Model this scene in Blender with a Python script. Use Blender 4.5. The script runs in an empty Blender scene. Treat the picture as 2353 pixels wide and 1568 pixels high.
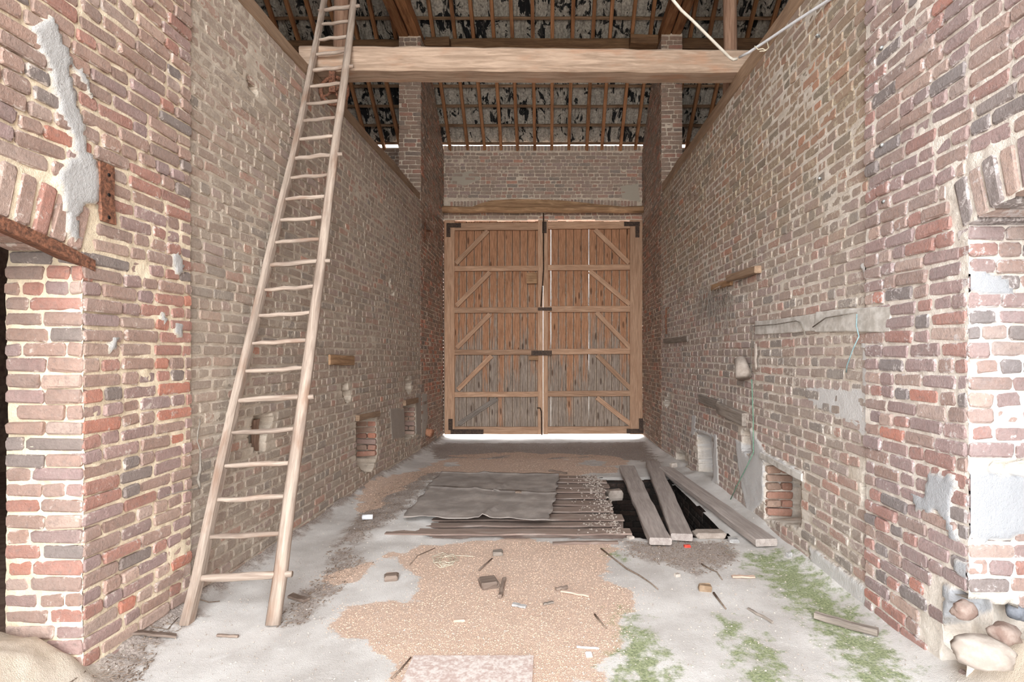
import bpy, math, random
import numpy as np
from mathutils import Vector, Matrix, Euler

random.seed(7)
sc = bpy.context.scene
COL = sc.collection

# ------------------------------------------------------------------ camera, world, light, exposure
F, CX, CV, CZ = 1200.0, 1262.0, 830.0, 1.40          # focal length and vanishing point in photo pixels, eye height
cam_d = bpy.data.cameras.new('camera')
cam = bpy.data.objects.new('camera', cam_d)
COL.objects.link(cam)
cam.location = (0, 0, CZ)
cam.rotation_euler = (math.pi / 2, 0, 0)
cam_d.sensor_fit = 'HORIZONTAL'
cam_d.sensor_width = 36.0
cam_d.lens = 36.0 * F / 2353.0
cam_d.shift_x = -(CX - 1176.5) / 2353.0
cam_d.shift_y = (CV - 784.0) / 2353.0
cam_d.clip_start = 0.05
cam_d.clip_end = 200
sc.camera = cam

world = bpy.data.worlds.new('overcast_sky')
sc.world = world
world.use_nodes = True
_bg = world.node_tree.nodes['Background']
_bg.inputs['Color'].default_value = (0.96, 0.98, 1.0, 1)
_bg.inputs['Strength'].default_value = 1.0

sc.view_settings.view_transform = 'Standard'
sc.view_settings.look = 'None'
sc.view_settings.gamma = 1.0
sc.view_settings.use_curve_mapping = False
sc.view_settings.exposure = 3.7
try:
    sc.cycles.max_bounces = 10
    sc.cycles.diffuse_bounces = 8
    sc.cycles.use_denoising = True
except Exception:
    pass

# portal: tells the renderer that daylight enters by the open barn gate behind the camera
_ld = bpy.data.lights.new('gate_daylight', 'AREA')
_ld.shape = 'RECTANGLE'
_ld.size, _ld.size_y = 4.8, 6.0
_lo = bpy.data.objects.new('gate_daylight', _ld)
COL.objects.link(_lo)
_lo.location = (-0.12, -1.72, 2.8)
_lo.rotation_euler = (math.radians(90), 0, 0)
_ld.cycles.is_portal = True

# ------------------------------------------------------------------ numeric helpers
def P(u, v, Y):
    return Vector(((u - CX) / F * Y, Y, CZ + (CV - v) / F * Y))
XL, XR = -2.02, 1.78
def LW(u, v):                                       # (Y, Z) of a photo point on the left wall plane
    Y = F * XL / (u - CX)
    return (Y, CZ + (CV - v) / F * Y)
def RW(u, v):
    Y = F * XR / (u - CX)
    return (Y, CZ + (CV - v) / F * Y)
def FL(u, v, z=0.0):                                # (X, Y) of a photo point on the floor
    Y = F * (CZ - z) / (v - CV)
    return ((u - CX) / F * Y, Y)

def _h(ix, iy, seed):
    h = (ix.astype(np.int64) * 374761393 + iy.astype(np.int64) * 668265263 + seed * 974711 + 12345) & 0xffffffff
    h = ((h ^ (h >> 13)) * 1274126177) & 0xffffffff
    h = ((h ^ (h >> 16)) * 2246822519) & 0xffffffff
    return ((h >> 8) & 0xffff) / 65535.0
def vn(x, y, seed=0):
    x = np.asarray(x, float); y = np.asarray(y, float)
    ix = np.floor(x); iy = np.floor(y)
    fx = x - ix; fy = y - iy
    fx = fx * fx * (3 - 2 * fx); fy = fy * fy * (3 - 2 * fy)
    a = _h(ix, iy, seed); b = _h(ix + 1, iy, seed); c = _h(ix, iy + 1, seed); d = _h(ix + 1, iy + 1, seed)
    return (a * (1 - fx) + b * fx) * (1 - fy) + (c * (1 - fx) + d * fx) * fy
def fbm(x, y, seed=0, octv=4):
    s = 0; a = 0.5; x = np.asarray(x, float); y = np.asarray(y, float); t = 0
    for i in range(octv):
        s = s + a * vn(x * 2 ** i, y * 2 ** i, seed + i * 17); t += a; a *= 0.5
    return s / t                                     # 0..1
def smooth(e0, e1, x):
    t = np.clip((np.asarray(x, float) - e0) / (e1 - e0), 0, 1)
    return t * t * (3 - 2 * t)
def sdf(px, py, poly):
    """signed distance to a polygon, negative inside"""
    px = np.asarray(px, float); py = np.asarray(py, float)
    d = np.full(px.shape, 1e9); ins = np.zeros(px.shape, bool)
    n = len(poly)
    for i in range(n):
        ax, ay = poly[i]; bx, by = poly[(i + 1) % n]
        ex, ey = bx - ax, by - ay
        wx, wy = px - ax, py - ay
        t = np.clip((wx * ex + wy * ey) / (ex * ex + ey * ey + 1e-12), 0, 1)
        d = np.minimum(d, (wx - ex * t) ** 2 + (wy - ey * t) ** 2)
        c = ((ay > py) != (by > py))
        xi = ax + (py - ay) / ((by - ay) if abs(by - ay) > 1e-12 else 1e-12) * ex
        ins ^= c & (px < xi)
    return np.where(ins, -np.sqrt(d), np.sqrt(d))
def lin(r, g, b):
    f = lambda c: (c / 255 / 12.92) if c / 255 <= 0.04045 else ((c / 255 + 0.055) / 1.055) ** 2.4
    return (f(r), f(g), f(b), 1.0)

# ------------------------------------------------------------------ object helpers
def np_mesh(name, V, Q, attrs=None, smooth_faces=False):
    """mesh from numpy vertices and faces (all faces with the same number of corners)"""
    me = bpy.data.meshes.new(name)
    V = np.asarray(V, np.float32); Q = np.asarray(Q, np.int32)
    me.vertices.add(len(V)); me.vertices.foreach_set('co', V.ravel())
    k = Q.shape[1]
    me.loops.add(Q.size); me.loops.foreach_set('vertex_index', Q.ravel())
    me.polygons.add(len(Q))
    me.polygons.foreach_set('loop_start', np.arange(0, Q.size, k, dtype=np.int32))
    me.polygons.foreach_set('loop_total', np.full(len(Q), k, np.int32))
    me.polygons.foreach_set('use_smooth', np.full(len(Q), bool(smooth_faces)))
    for an, (ty, arr) in (attrs or {}).items():
        a = me.attributes.new(an, ty, 'POINT')
        a.data.foreach_set('color' if ty == 'FLOAT_COLOR' else 'value', np.asarray(arr, np.float32).ravel())
    me.update(calc_edges=True)
    return me
def py_mesh(name, V, Fs, smooth_faces=False):
    me = bpy.data.meshes.new(name)
    me.from_pydata([tuple(v) for v in V], [], Fs)
    me.polygons.foreach_set('use_smooth', [bool(smooth_faces)] * len(me.polygons))
    me.update()
    return me
def link(name, me, mat=None, parent=None, mw=None, **props):
    o = bpy.data.objects.new(name, me)
    COL.objects.link(o)
    if mat is not None and me is not None and len(me.materials) == 0:
        me.materials.append(mat)
    if mw is not None:
        o.matrix_basis = mw
    if parent is not None:
        o.parent = parent
        o.matrix_parent_inverse = parent.matrix_basis.inverted()
    for k, v in props.items():
        o[k] = v
    return o
def empty(name, loc=(0, 0, 0), **props):
    o = bpy.data.objects.new(name, None)
    COL.objects.link(o)
    o.empty_display_size = 0.05
    o.matrix_basis = Matrix.Translation(loc)
    for k, v in props.items():
        o[k] = v
    return o
def frame(p0, p1, up=(0, 0, 1)):
    """matrix at p0 whose local X runs to p1"""
    p0 = Vector(p0); p1 = Vector(p1)
    x = (p1 - p0).normalized(); up = Vector(up)
    if abs(x.dot(up)) > 0.98:
        up = Vector((0, 1, 0))
    y = up.cross(x).normalized(); z = x.cross(y)
    m = Matrix((x, y, z)).transposed().to_4x4()
    m.translation = p0
    return m
def beam_mesh(L, w, h, seg=6, rough=0.004, bev=0.01, seed=0, taper=1.0, sag=0.0):
    """timber along +X from 0 to L, w in Y, h in Z, chamfered, slightly irregular"""
    rng = random.Random(seed)
    b = min(bev, w * 0.3, h * 0.3)
    prof = [(-w/2+b, -h/2), (w/2-b, -h/2), (w/2, -h/2+b), (w/2, h/2-b), (w/2-b, h/2), (-w/2+b, h/2), (-w/2, h/2-b), (-w/2, -h/2+b)]
    V = []; Fs = []
    for i in range(seg + 1):
        t = i / seg
        k = 1 + (taper - 1) * t
        oy, oz = rng.uniform(-rough, rough), rng.uniform(-rough, rough) - sag * 4 * t * (1 - t)
        for (y, z) in prof:
            V.append((L * t, y * k + oy + rng.uniform(-rough, rough) * .5, z * k + oz + rng.uniform(-rough, rough) * .5))
    for i in range(seg):
        a = i * 8
        for j in range(8):
            k = (j + 1) % 8
            Fs.append((a + j, a + 8 + j, a + 8 + k, a + k))
    Fs.append(tuple(range(8)))
    Fs.append(tuple(reversed(range(seg * 8, seg * 8 + 8))))
    Fs = [tuple(reversed(f)) for f in Fs]
    return py_mesh('timber', V, Fs)
def beam(name, p0, p1, w, h, mat, parent=None, up=(0, 0, 1), seg=6, rough=0.004, bev=0.01, seed=0, taper=1.0, sag=0.0, **props):
    L = (Vector(p1) - Vector(p0)).length
    me = beam_mesh(L, w, h, seg, rough, bev, seed, taper, sag)
    return link(name, me, mat, parent, frame(p0, p1, up), **props)
def tube_mesh(pts, rad, sides=8, smooth_faces=True, jitter=0.0, seed=0):
    rng = random.Random(seed)
    pts = [Vector(p) for p in pts]; n = len(pts)
    rads = rad if isinstance(rad, (list, tuple)) else [rad] * n
    V = []; Fs = []
    t0 = (pts[1] - pts[0]).normalized()
    ref = Vector((0, 0, 1)) if abs(t0.z) < 0.9 else Vector((1, 0, 0))
    nrm = t0.cross(ref).normalized()
    for i in range(n):
        t = (pts[min(i + 1, n - 1)] - pts[max(i - 1, 0)]).normalized()
        nrm = (nrm - t * nrm.dot(t))
        nrm = nrm.normalized() if nrm.length > 1e-6 else t.orthogonal().normalized()
        b = t.cross(nrm)
        for j in range(sides):
            a = 2 * math.pi * j / sides
            r = rads[i] * (1 + rng.uniform(-jitter, jitter))
            V.append(pts[i] + (nrm * math.cos(a) + b * math.sin(a)) * r)
    for i in range(n - 1):
        for j in range(sides):
            k = (j + 1) % sides
            Fs.append((i*sides+j, i*sides+k, (i+1)*sides+k, (i+1)*sides+j))
    Fs.append(tuple(reversed(range(sides)))); Fs.append(tuple(range((n-1)*sides, n*sides)))
    return py_mesh('tube', V, Fs, smooth_faces)
def tube(name, pts, rad, mat, parent=None, sides=8, jitter=0.0, seed=0, **props):
    """a tube whose own origin is its first point"""
    o0 = Vector(pts[0])
    me = tube_mesh([Vector(p) - o0 for p in pts], rad, sides, True, jitter, seed)
    return link(name, me, mat, parent, Matrix.Translation(o0), **props)
def chunk_mesh(sx, sy, sz, seed=0, rough=0.12, bev=0.18, dome=0.86):
    """irregular broken block resting on z=0"""
    rng = random.Random(seed)
    V = []; b = bev
    ring = [(-1+b, -1), (1-b, -1), (1, -1+b), (1, 1-b), (1-b, 1), (-1+b, 1), (-1, 1-b), (-1, -1+b)]
    for (k, zz) in ((0.9, 0.0), (1.0, 0.25), (1.0 - (.86 - dome) * .5, 0.74), (dome, 1.0)):
        for (x, y) in ring:
            V.append((sx/2*x*k*(1+rng.uniform(-rough, rough)), sy/2*y*k*(1+rng.uniform(-rough, rough)), sz*zz*(1+rng.uniform(-rough, rough)) if zz > 0 else 0))
    Fs = [tuple(reversed(range(8)))]
    for i in range(3):
        for j in range(8):
            k = (j+1) % 8
            Fs.append((i*8+j, i*8+k, (i+1)*8+k, (i+1)*8+j))
    Fs.append(tuple(range(24, 32)))
    return py_mesh('chunk', V, Fs)

import bmesh
def stone_mesh(sx, sy, sz, seed=0, rough=0.25):
    """rounded, knobbly stone resting on z=0"""
    bm = bmesh.new(); bmesh.ops.create_icosphere(bm, subdivisions=3, radius=1.0)
    rng = random.Random(seed); o = Vector((rng.uniform(0, 50), rng.uniform(0, 50), rng.uniform(0, 50)))
    from mathutils import noise as mn
    for v in bm.verts:
        d = v.co.normalized(); b = 1 / max(abs(d.x), abs(d.y), abs(d.z))
        p = d * (0.55 + 0.45 * b) * 0.88
        p *= 1 + rough * (mn.noise(d * 1.6 + o) + 0.5 * mn.noise(d * 4 + o))
        v.co = Vector((p.x * sx / 2, p.y * sy / 2, max(0.0, (p.z + .75) * sz / 1.7)))
    me = bpy.data.meshes.new('stone'); bm.to_mesh(me); bm.free()
    me.polygons.foreach_set('use_smooth', [True] * len(me.polygons)); return me

# ------------------------------------------------------------------ materials
class NT:
    def __init__(self, name):
        self.m = bpy.data.materials.new(name); self.m.use_nodes = True
        self.t = self.m.node_tree; self.n = self.t.nodes; self.l = self.t.links
        self.b = self.n['Principled BSDF']
        self.b.inputs['Roughness'].default_value = 0.9
        self.b.inputs['Specular IOR Level'].default_value = 0.25
        self._g = self._o = None
    def put(self, sock, v):
        if isinstance(v, bpy.types.NodeSocket): self.l.new(v, sock)
        elif v is not None: sock.default_value = v
    def pos(self):
        if self._g is None: self._g = self.n.new('ShaderNodeNewGeometry')
        return self._g.outputs['Position']
    def objc(self):
        if self._o is None: self._o = self.n.new('ShaderNodeTexCoord')
        return self._o.outputs['Object']
    def map(self, vec, scale=(1, 1, 1), loc=(0, 0, 0)):
        k = self.n.new('ShaderNodeMapping'); self.l.new(vec, k.inputs['Vector'])
        k.inputs['Scale'].default_value = scale
        self.put(k.inputs['Location'], loc); return k.outputs['Vector']
    def noise(self, vec, scale, detail=4, rough=0.55, dist=0.0):
        k = self.n.new('ShaderNodeTexNoise'); self.l.new(vec, k.inputs['Vector'])
        k.inputs['Scale'].default_value = scale; k.inputs['Detail'].default_value = detail
        k.inputs['Roughness'].default_value = rough; k.inputs['Distortion'].default_value = dist
        return k.outputs['Fac']
    def voro(self, vec, scale):
        k = self.n.new('ShaderNodeTexVoronoi'); self.l.new(vec, k.inputs['Vector']); k.inputs['Scale'].default_value = scale
        return k.outputs
    def math(self, op, a, b=None, c=None, clamp=False):
        k = self.n.new('ShaderNodeMath'); k.operation = op; k.use_clamp = clamp
        self.put(k.inputs[0], a)
        if b is not None: self.put(k.inputs[1], b)
        if c is not None: self.put(k.inputs[2], c)
        return k.outputs[0]
    def step(self, x, lo, hi):
        k = self.n.new('ShaderNodeMapRange'); k.interpolation_type = 'SMOOTHSTEP'
        self.put(k.inputs['Value'], x)
        self.put(k.inputs['From Min'], lo); self.put(k.inputs['From Max'], hi)
        return k.outputs['Result']
    def mix(self, f, a, b, mode='MIX'):
        k = self.n.new('ShaderNodeMix'); k.data_type = 'RGBA'; k.blend_type = mode
        self.put(k.inputs[0], f); self.put(k.inputs[6], a); self.put(k.inputs[7], b)
        return k.outputs[2]
    def attr(self, name, out='Fac'):
        k = self.n.new('ShaderNodeAttribute'); k.attribute_name = name; return k.outputs[out]
    def rnd(self):
        k = self.n.new('ShaderNodeObjectInfo'); return k.outputs
    def sep(self, vec):
        k = self.n.new('ShaderNodeSeparateXYZ'); self.l.new(vec, k.inputs[0]); return k.outputs
    def scale_col(self, col, f):
        k = self.n.new('ShaderNodeMix'); k.data_type = 'RGBA'; k.blend_type = 'MULTIPLY'
        k.inputs[0].default_value = 1.0; self.put(k.inputs[6], col)
        c = self.n.new('ShaderNodeCombineColor')
        for i in range(3): self.l.new(f, c.inputs[i])
        self.l.new(c.outputs[0], k.inputs[7]); return k.outputs[2]
    def bump(self, h, strength=0.4, dist=0.01):
        k = self.n.new('ShaderNodeBump'); self.l.new(h, k.inputs['Height'])
        k.inputs['Strength'].default_value = strength; k.inputs['Distance'].default_value = dist
        self.l.new(k.outputs['Normal'], self.b.inputs['Normal'])
    def out(self, col, rough=None, metal=None):
        self.put(self.b.inputs['Base Color'], col)
        if rough is not None: self.put(self.b.inputs['Roughness'], rough)
        if metal is not None: self.put(self.b.inputs['Metallic'], metal)
        return self.m

def mat_brick(name, single, dust, smear, film, warm=None):
    """fired clay: colour of each brick, blotches, a film of lime, and mortar left on faces and arrises"""
    m = NT(name); p = m.pos()
    base = m.rnd()['Color'] if single else m.attr('Col', 'Color')
    n1 = m.noise(p, 20, 6, 0.66, 0.4); n2 = m.noise(p, 80, 5, 0.72); n3 = m.noise(p, 7, 3, 0.6); n4 = m.noise(p, 45, 3, 0.6)
    col = m.scale_col(base, m.math('MULTIPLY_ADD', n1, 1.0, 0.5))
    col = m.mix(m.math('MULTIPLY', m.step(n4, 0.52, 0.72), 0.5), col, lin(100, 84, 80))
    if warm is not None:
        z = m.sep(p)[2]
        dust = m.mix(m.step(m.math('ADD', z, m.math('MULTIPLY', m.math('SUBTRACT', n3, 0.5), 1.5)), 1.8, 3.0), dust, warm)
    fm = m.math('MULTIPLY', m.math('MULTIPLY_ADD', n3, 1.1, 0.45), film)
    fm = m.math('MULTIPLY', fm, m.math('MULTIPLY_ADD', n2, 1.4, 0.3), clamp=True)
    col = m.mix(fm, col, dust)
    edge = m.attr('edge')
    q = m.math('ADD', m.math('MULTIPLY', edge, 0.13), n1)
    q = m.math('ADD', q, m.math('MULTIPLY', m.math('SUBTRACT', n2, 0.5), 0.5))
    q = m.math('ADD', q, m.math('MULTIPLY', m.math('SUBTRACT', m.noise(p, 2.2, 3), 0.5), 0.5))
    msk = m.math('MULTIPLY', m.step(q, 0.70 - smear * 0.3, 0.80 - smear * 0.3), 0.9)
    col = m.mix(msk, col, dust)
    h = m.math('ADD', m.math('MULTIPLY', n1, 0.45), m.math('MULTIPLY', n2, 0.8))
    m.bump(h, 0.75, 0.010)
    return m.out(col, 0.95)
def mat_mortar(name, c1, c2, patch=lin(196, 194, 192), streak=0.3):
    m = NT(name); p = m.pos()
    n1 = m.noise(p, 7, 5, 0.6); n2 = m.noise(p, 60, 4, 0.7); n3 = m.noise(m.map(p, (6, 6, 0.8)), 2.5, 4)
    col = m.mix(m.step(n1, 0.35, 0.68), c1, c2)
    col = m.mix(m.math('MULTIPLY', m.step(n3, 0.56, 0.78), streak), col, lin(140, 122, 104))
    pa = m.mix(m.step(n2, 0.3, 0.7), patch, tuple(c * 0.86 for c in patch[:3]) + (1,))
    col = m.mix(m.attr('patch'), col, pa)
    col = m.scale_col(col, m.math('MULTIPLY_ADD', n2, 0.5, 0.75))
    m.bump(m.math('ADD', n2, m.math('MULTIPLY', m.noise(p, 180, 3), 0.4)), 0.55, 0.01)
    return m.out(col, 0.95)
def mat_wood(name, a, b, c=None, grain=1.0, dust=None, dustamt=0.5, rough=0.85, ax=0):
    m = NT(name); o = m.objc(); r = m.rnd()['Random']
    K = lambda l, c: tuple(l if q == ax else c for q in range(3))
    off = m.n.new('ShaderNodeCombineXYZ'); m.l.new(m.math('MULTIPLY', r, 37.0), off.inputs[0]); m.l.new(m.math('MULTIPLY', r, 11.0), off.inputs[1])
    v = m.map(o, K(1.2 * grain, 16 * grain), off.outputs[0])
    g = m.noise(v, 2.2, 6, 0.65, 0.6)
    g2 = m.noise(m.map(o, K(3, 60), off.outputs[0]), 1.8, 4, 0.7)
    col = m.mix(m.step(g, 0.3, 0.7), a, b)
    if c is not None:
        col = m.mix(m.math('MULTIPLY', m.step(m.noise(m.map(o, K(1.5, 5), off.outputs[0]), 2.0, 4), 0.5, 0.72), 0.8), col, c)
    col = m.scale_col(col, m.math('MULTIPLY_ADD', g2, 0.7, 0.65))
    col = m.scale_col(col, m.math('MULTIPLY_ADD', r, 0.3, 0.85))
    if dust is not None:
        nz = m.n.new('ShaderNodeNewGeometry')
        up = m.step(m.math('ADD', m.sep(nz.outputs['Normal'])[2], m.math('MULTIPLY', m.math('SUBTRACT', m.noise(m.pos(), 9, 4), 0.5), 0.9)), 0.1, 0.9)
        col = m.mix(m.math('MULTIPLY', up, dustamt), col, dust)
    m.bump(m.math('ADD', g, m.math('MULTIPLY', g2, 0.7)), 0.5, 0.008)
    return m.out(col, rough)
def mat_plain(name, a, b, scale=30, rough=0.8, metal=0.0, bump=0.3):
    m = NT(name); p = m.pos()
    n = m.noise(p, scale, 5, 0.65)
    m.bump(n, bump, 0.006)
    return m.out(m.mix(m.step(n, 0.35, 0.65), a, b), rough, metal)

LIME = lin(208, 196, 178)
STY = {}
def style(key, dust, smear, film, c1, c2, patch, pal, m0, amp, groove, proud, streak=0.3, jit=0.003, warm=None, fj=0.003):
    STY[key] = dict(single=mat_brick('brick_' + key, True, dust, smear, film, warm), many=mat_brick('brickwork_' + key, False, dust, smear, film, warm),
                    mortar=mat_mortar('mortar_' + key, c1, c2, patch, streak), pal=pal, m0=m0, amp=amp, groove=groove, proud=proud, jit=jit, fj=fj)
RED, DULL, DARK, ORNG, MAUV, PALE, BRWN = lin(158, 102, 86), lin(150, 118, 104), lin(106, 95, 92), lin(182, 106, 80), lin(144, 114, 110), lin(174, 146, 132), lin(130, 106, 94)
style('pier', lin(204, 190, 180), 0.20, 0.24, lin(232, 216, 190), lin(214, 198, 172), lin(186, 184, 182),
      [(RED, 2.2), (DULL, 6), (DARK, 1.3), (ORNG, .45), (MAUV, 3.5), (PALE, 2)], -0.004, 0.010, 0.0, 0.006)
style('pier_right', lin(208, 200, 198), 0.26, 0.28, lin(228, 220, 210), lin(212, 204, 194), lin(178, 180, 184),
      [(RED, 2), (MAUV, 6), (DARK, 1.4), (ORNG, .3), (DULL, 3), (PALE, 1.5)], -0.004, 0.010, 0.0, 0.006)
style('left', lin(194, 181, 166), 0.44, 0.50, lin(204, 191, 175), lin(184, 170, 154), lin(166, 156, 146),
      [(RED, .9), (DULL, 3.5), (DARK, 1.4), (ORNG, .12), (BRWN, 4), (MAUV, 1.5), (lin(140, 122, 108), 3)], -0.0028, 0.005, 0.007, 0.0014, 0.3, fj=0.0011)
style('right', lin(212, 203, 193), 0.38, 0.40, lin(220, 211, 200), lin(200, 189, 175), lin(210, 208, 206),
      [(RED, 1.6), (MAUV, 4.5), (DARK, 1.6), (ORNG, .1), (BRWN, 3), (DULL, 2.5)], -0.0030, 0.0055, 0.005, 0.0020, 0.3, warm=lin(196, 182, 158), fj=0.0013)
style('tall', lin(192, 172, 154), 0.16, 0.34, lin(222, 208, 190), lin(196, 180, 162), lin(180, 172, 162),
      [(RED, 2), (BRWN, 5), (DARK, 1.5), (ORNG, .25), (DULL, 3)], -0.005, 0.006, 0.0, 0.005)
style('back', lin(202, 186, 170), 0.30, 0.42, lin(222, 208, 190), lin(198, 182, 164), lin(190, 180, 164),
      [(RED, 1.6), (BRWN, 3.5), (DARK, 1.2), (ORNG, .5), (DULL, 4), (MAUV, 2)], -0.004, 0.007, 0.0, 0.005)
_PIT_SHADE = lin(52, 46, 43)  # the pit's shade is painted into its brick and mortar colours
style('pit', lin(80, 74, 68), 0.1, 0.2, lin(64, 58, 54), lin(46, 42, 40), lin(80, 76, 72), [(_PIT_SHADE, 4), (lin(70, 56, 50), 3), (lin(36, 34, 33), 2)], -0.005, 0.006, 0.0, 0.005)

# ------------------------------------------------------------------ bricks
def brick_proto(L, H, D, seed, taper=0.0, irr=1.0):
    """one brick: front at y=0, 38 triangles, worn arrises, attribute edge"""
    rng = random.Random(seed)
    j = lambda a: rng.uniform(-a, a) * irr
    def ring(inset, y, ja):
        w, h = L/2 - inset, H/2 - inset
        c = min(0.010, h * 0.35)
        out = []
        for (x, z) in ((-w+c, -h), (w-c, -h), (w, -h+c), (w, h-c), (w-c, h), (-w+c, h), (-w, h-c), (-w, -h+c)):
            out.append((x * (1 + taper * z / H) + j(ja), y + j(ja * 0.4), z + j(ja)))
        return out
    V = ring(0.0065, 0.0, 0.0030) + ring(0.0, 0.0055, 0.0042) + ring(0.0, D, 0.0)
    Fs = [tuple(range(8))]
    for a in (0, 8):
        for i in range(8):
            k = (i + 1) % 8
            Fs.append((a + i, a + 8 + i, a + 8 + k, a + k))
    me = py_mesh('brick', V, Fs)
    at = me.attributes.new('edge', 'FLOAT', 'POINT')
    at.data.foreach_set('value', [0.0] * 8 + [1.0] * 16)
    return me
LS, LH, HB = 0.194, 0.093, 0.056                    # stretcher, header, height (6.8 cm courses)
def protos(kind, L, H, D, n, seed, taper=0.0):
    return [brick_proto(L, H, D, seed + i, taper) for i in range(n)]
PROTO = {'s': protos('s', LS, HB, 0.06, 10, 100), 'h': protos('h', LH, HB, 0.06, 10, 200), 'v': protos('v', 0.062, 0.205, 0.30, 6, 300, 0.06),
         'd': protos('d', 0.052, 0.098, 0.06, 6, 400)}
PROTO_NP = {}
for _k, _l in PROTO.items():
    PROTO_NP[_k] = []
    for me in _l:
        co = np.zeros(len(me.vertices) * 3); me.vertices.foreach_get('co', co)
        PROTO_NP[_k].append((co.reshape(-1, 3), [tuple(p.vertices) for p in me.polygons]))
_shared = {}
def proto_with(kind, i, mat):
    key = (kind, i, mat.name)
    if key not in _shared:
        me = PROTO[kind][i].copy(); me.materials.append(mat); _shared[key] = me
    return _shared[key]

def pick(pal, rng, bias=None):
    w = [k for _, k in pal]
    if bias:
        w = [k * bias.get(i, 1) for i, k in enumerate(w)]
    c = rng.choices([q for q, _ in pal], w)[0]
    k = rng.uniform(0.82, 1.18); t = rng.uniform(-0.05, 0.05)
    return (min(1, c[0] * k * (1 + t)), min(1, c[1] * k), min(1, c[2] * k * (1 - t)), 1.0)

def lay_bricks(parent, items, sty, nind):
    """items: (kind, matrix, colour). The nind largest in view become single objects, the rest one joined part"""
    def key(it):
        p = it[1].translation; n = -(it[1].to_3x3() @ Vector((0, 1, 0))).normalized()
        if p.y < 0.4: return 0
        u = CX + F * p.x / p.y; v = CV - F * (p.z - CZ) / p.y
        if not (-30 < u < 2383 and -30 < v < 1598): return 0
        view = (Vector((0, 0, CZ)) - p); d2 = view.length_squared
        size = {'s': 2, 'h': 1, 'v': 3, 'd': 1}[it[0]]
        return max(0.0, n.dot(view.normalized())) / d2 * size
    order = sorted(items, key=key, reverse=True)
    single = [it for it in order[:nind] if key(it) > 0]
    rest = order[len(single):]
    rng = random.Random(len(items))
    for kind, mw, col in single:
        i = rng.randrange(len(PROTO[kind]))
        o = link('brick', proto_with(kind, i, sty['single']), None, parent, mw)
        o.color = col
    if rest:
        VV, FF, EE, CC, off = [], [[], []], [], [], 0
        big = []; quads = []
        for kind, mw, col in rest:
            i = rng.randrange(len(PROTO[kind]))
            co, fs = PROTO_NP[kind][i]
            M = np.array(mw)
            VV.append(co @ M[:3, :3].T + M[:3, 3])
            CC.append(np.tile(col, (len(co), 1)))
            EE.append(np.concatenate([np.zeros(8), np.ones(16)]))
            f0 = np.arange(8) + off
            big.append((f0[[0, 1, 2, 3]], f0[[0, 3, 4, 7]], f0[[4, 5, 6, 7]]))
            quads.append(np.array(fs[1:]) + off)
            off += len(co)
        Q = np.concatenate([np.array(big).reshape(-1, 4), np.concatenate(quads)])
        me = np_mesh('brickwork', np.concatenate(VV), Q, {'edge': ('FLOAT', np.concatenate(EE)), 'Col': ('FLOAT_COLOR', np.concatenate(CC))})
        link('brickwork', me, sty['many'], parent, kind='stuff')

UP = Vector((0, 0, 1))
def plane_matrix(o, sd, n, s, t, d, rot=0.0, sx=1.0, sz=1.0):
    sd = Vector(sd); n = Vector(n)
    loc = Vector(o) + sd * s + UP * t + n * d
    R = Matrix((sd, -n, UP)).transposed().to_4x4()
    return Matrix.Translation(loc) @ R @ Matrix.Rotation(-rot, 4, 'Y') @ Matrix.Diagonal((sx, 1, sz, 1))

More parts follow.
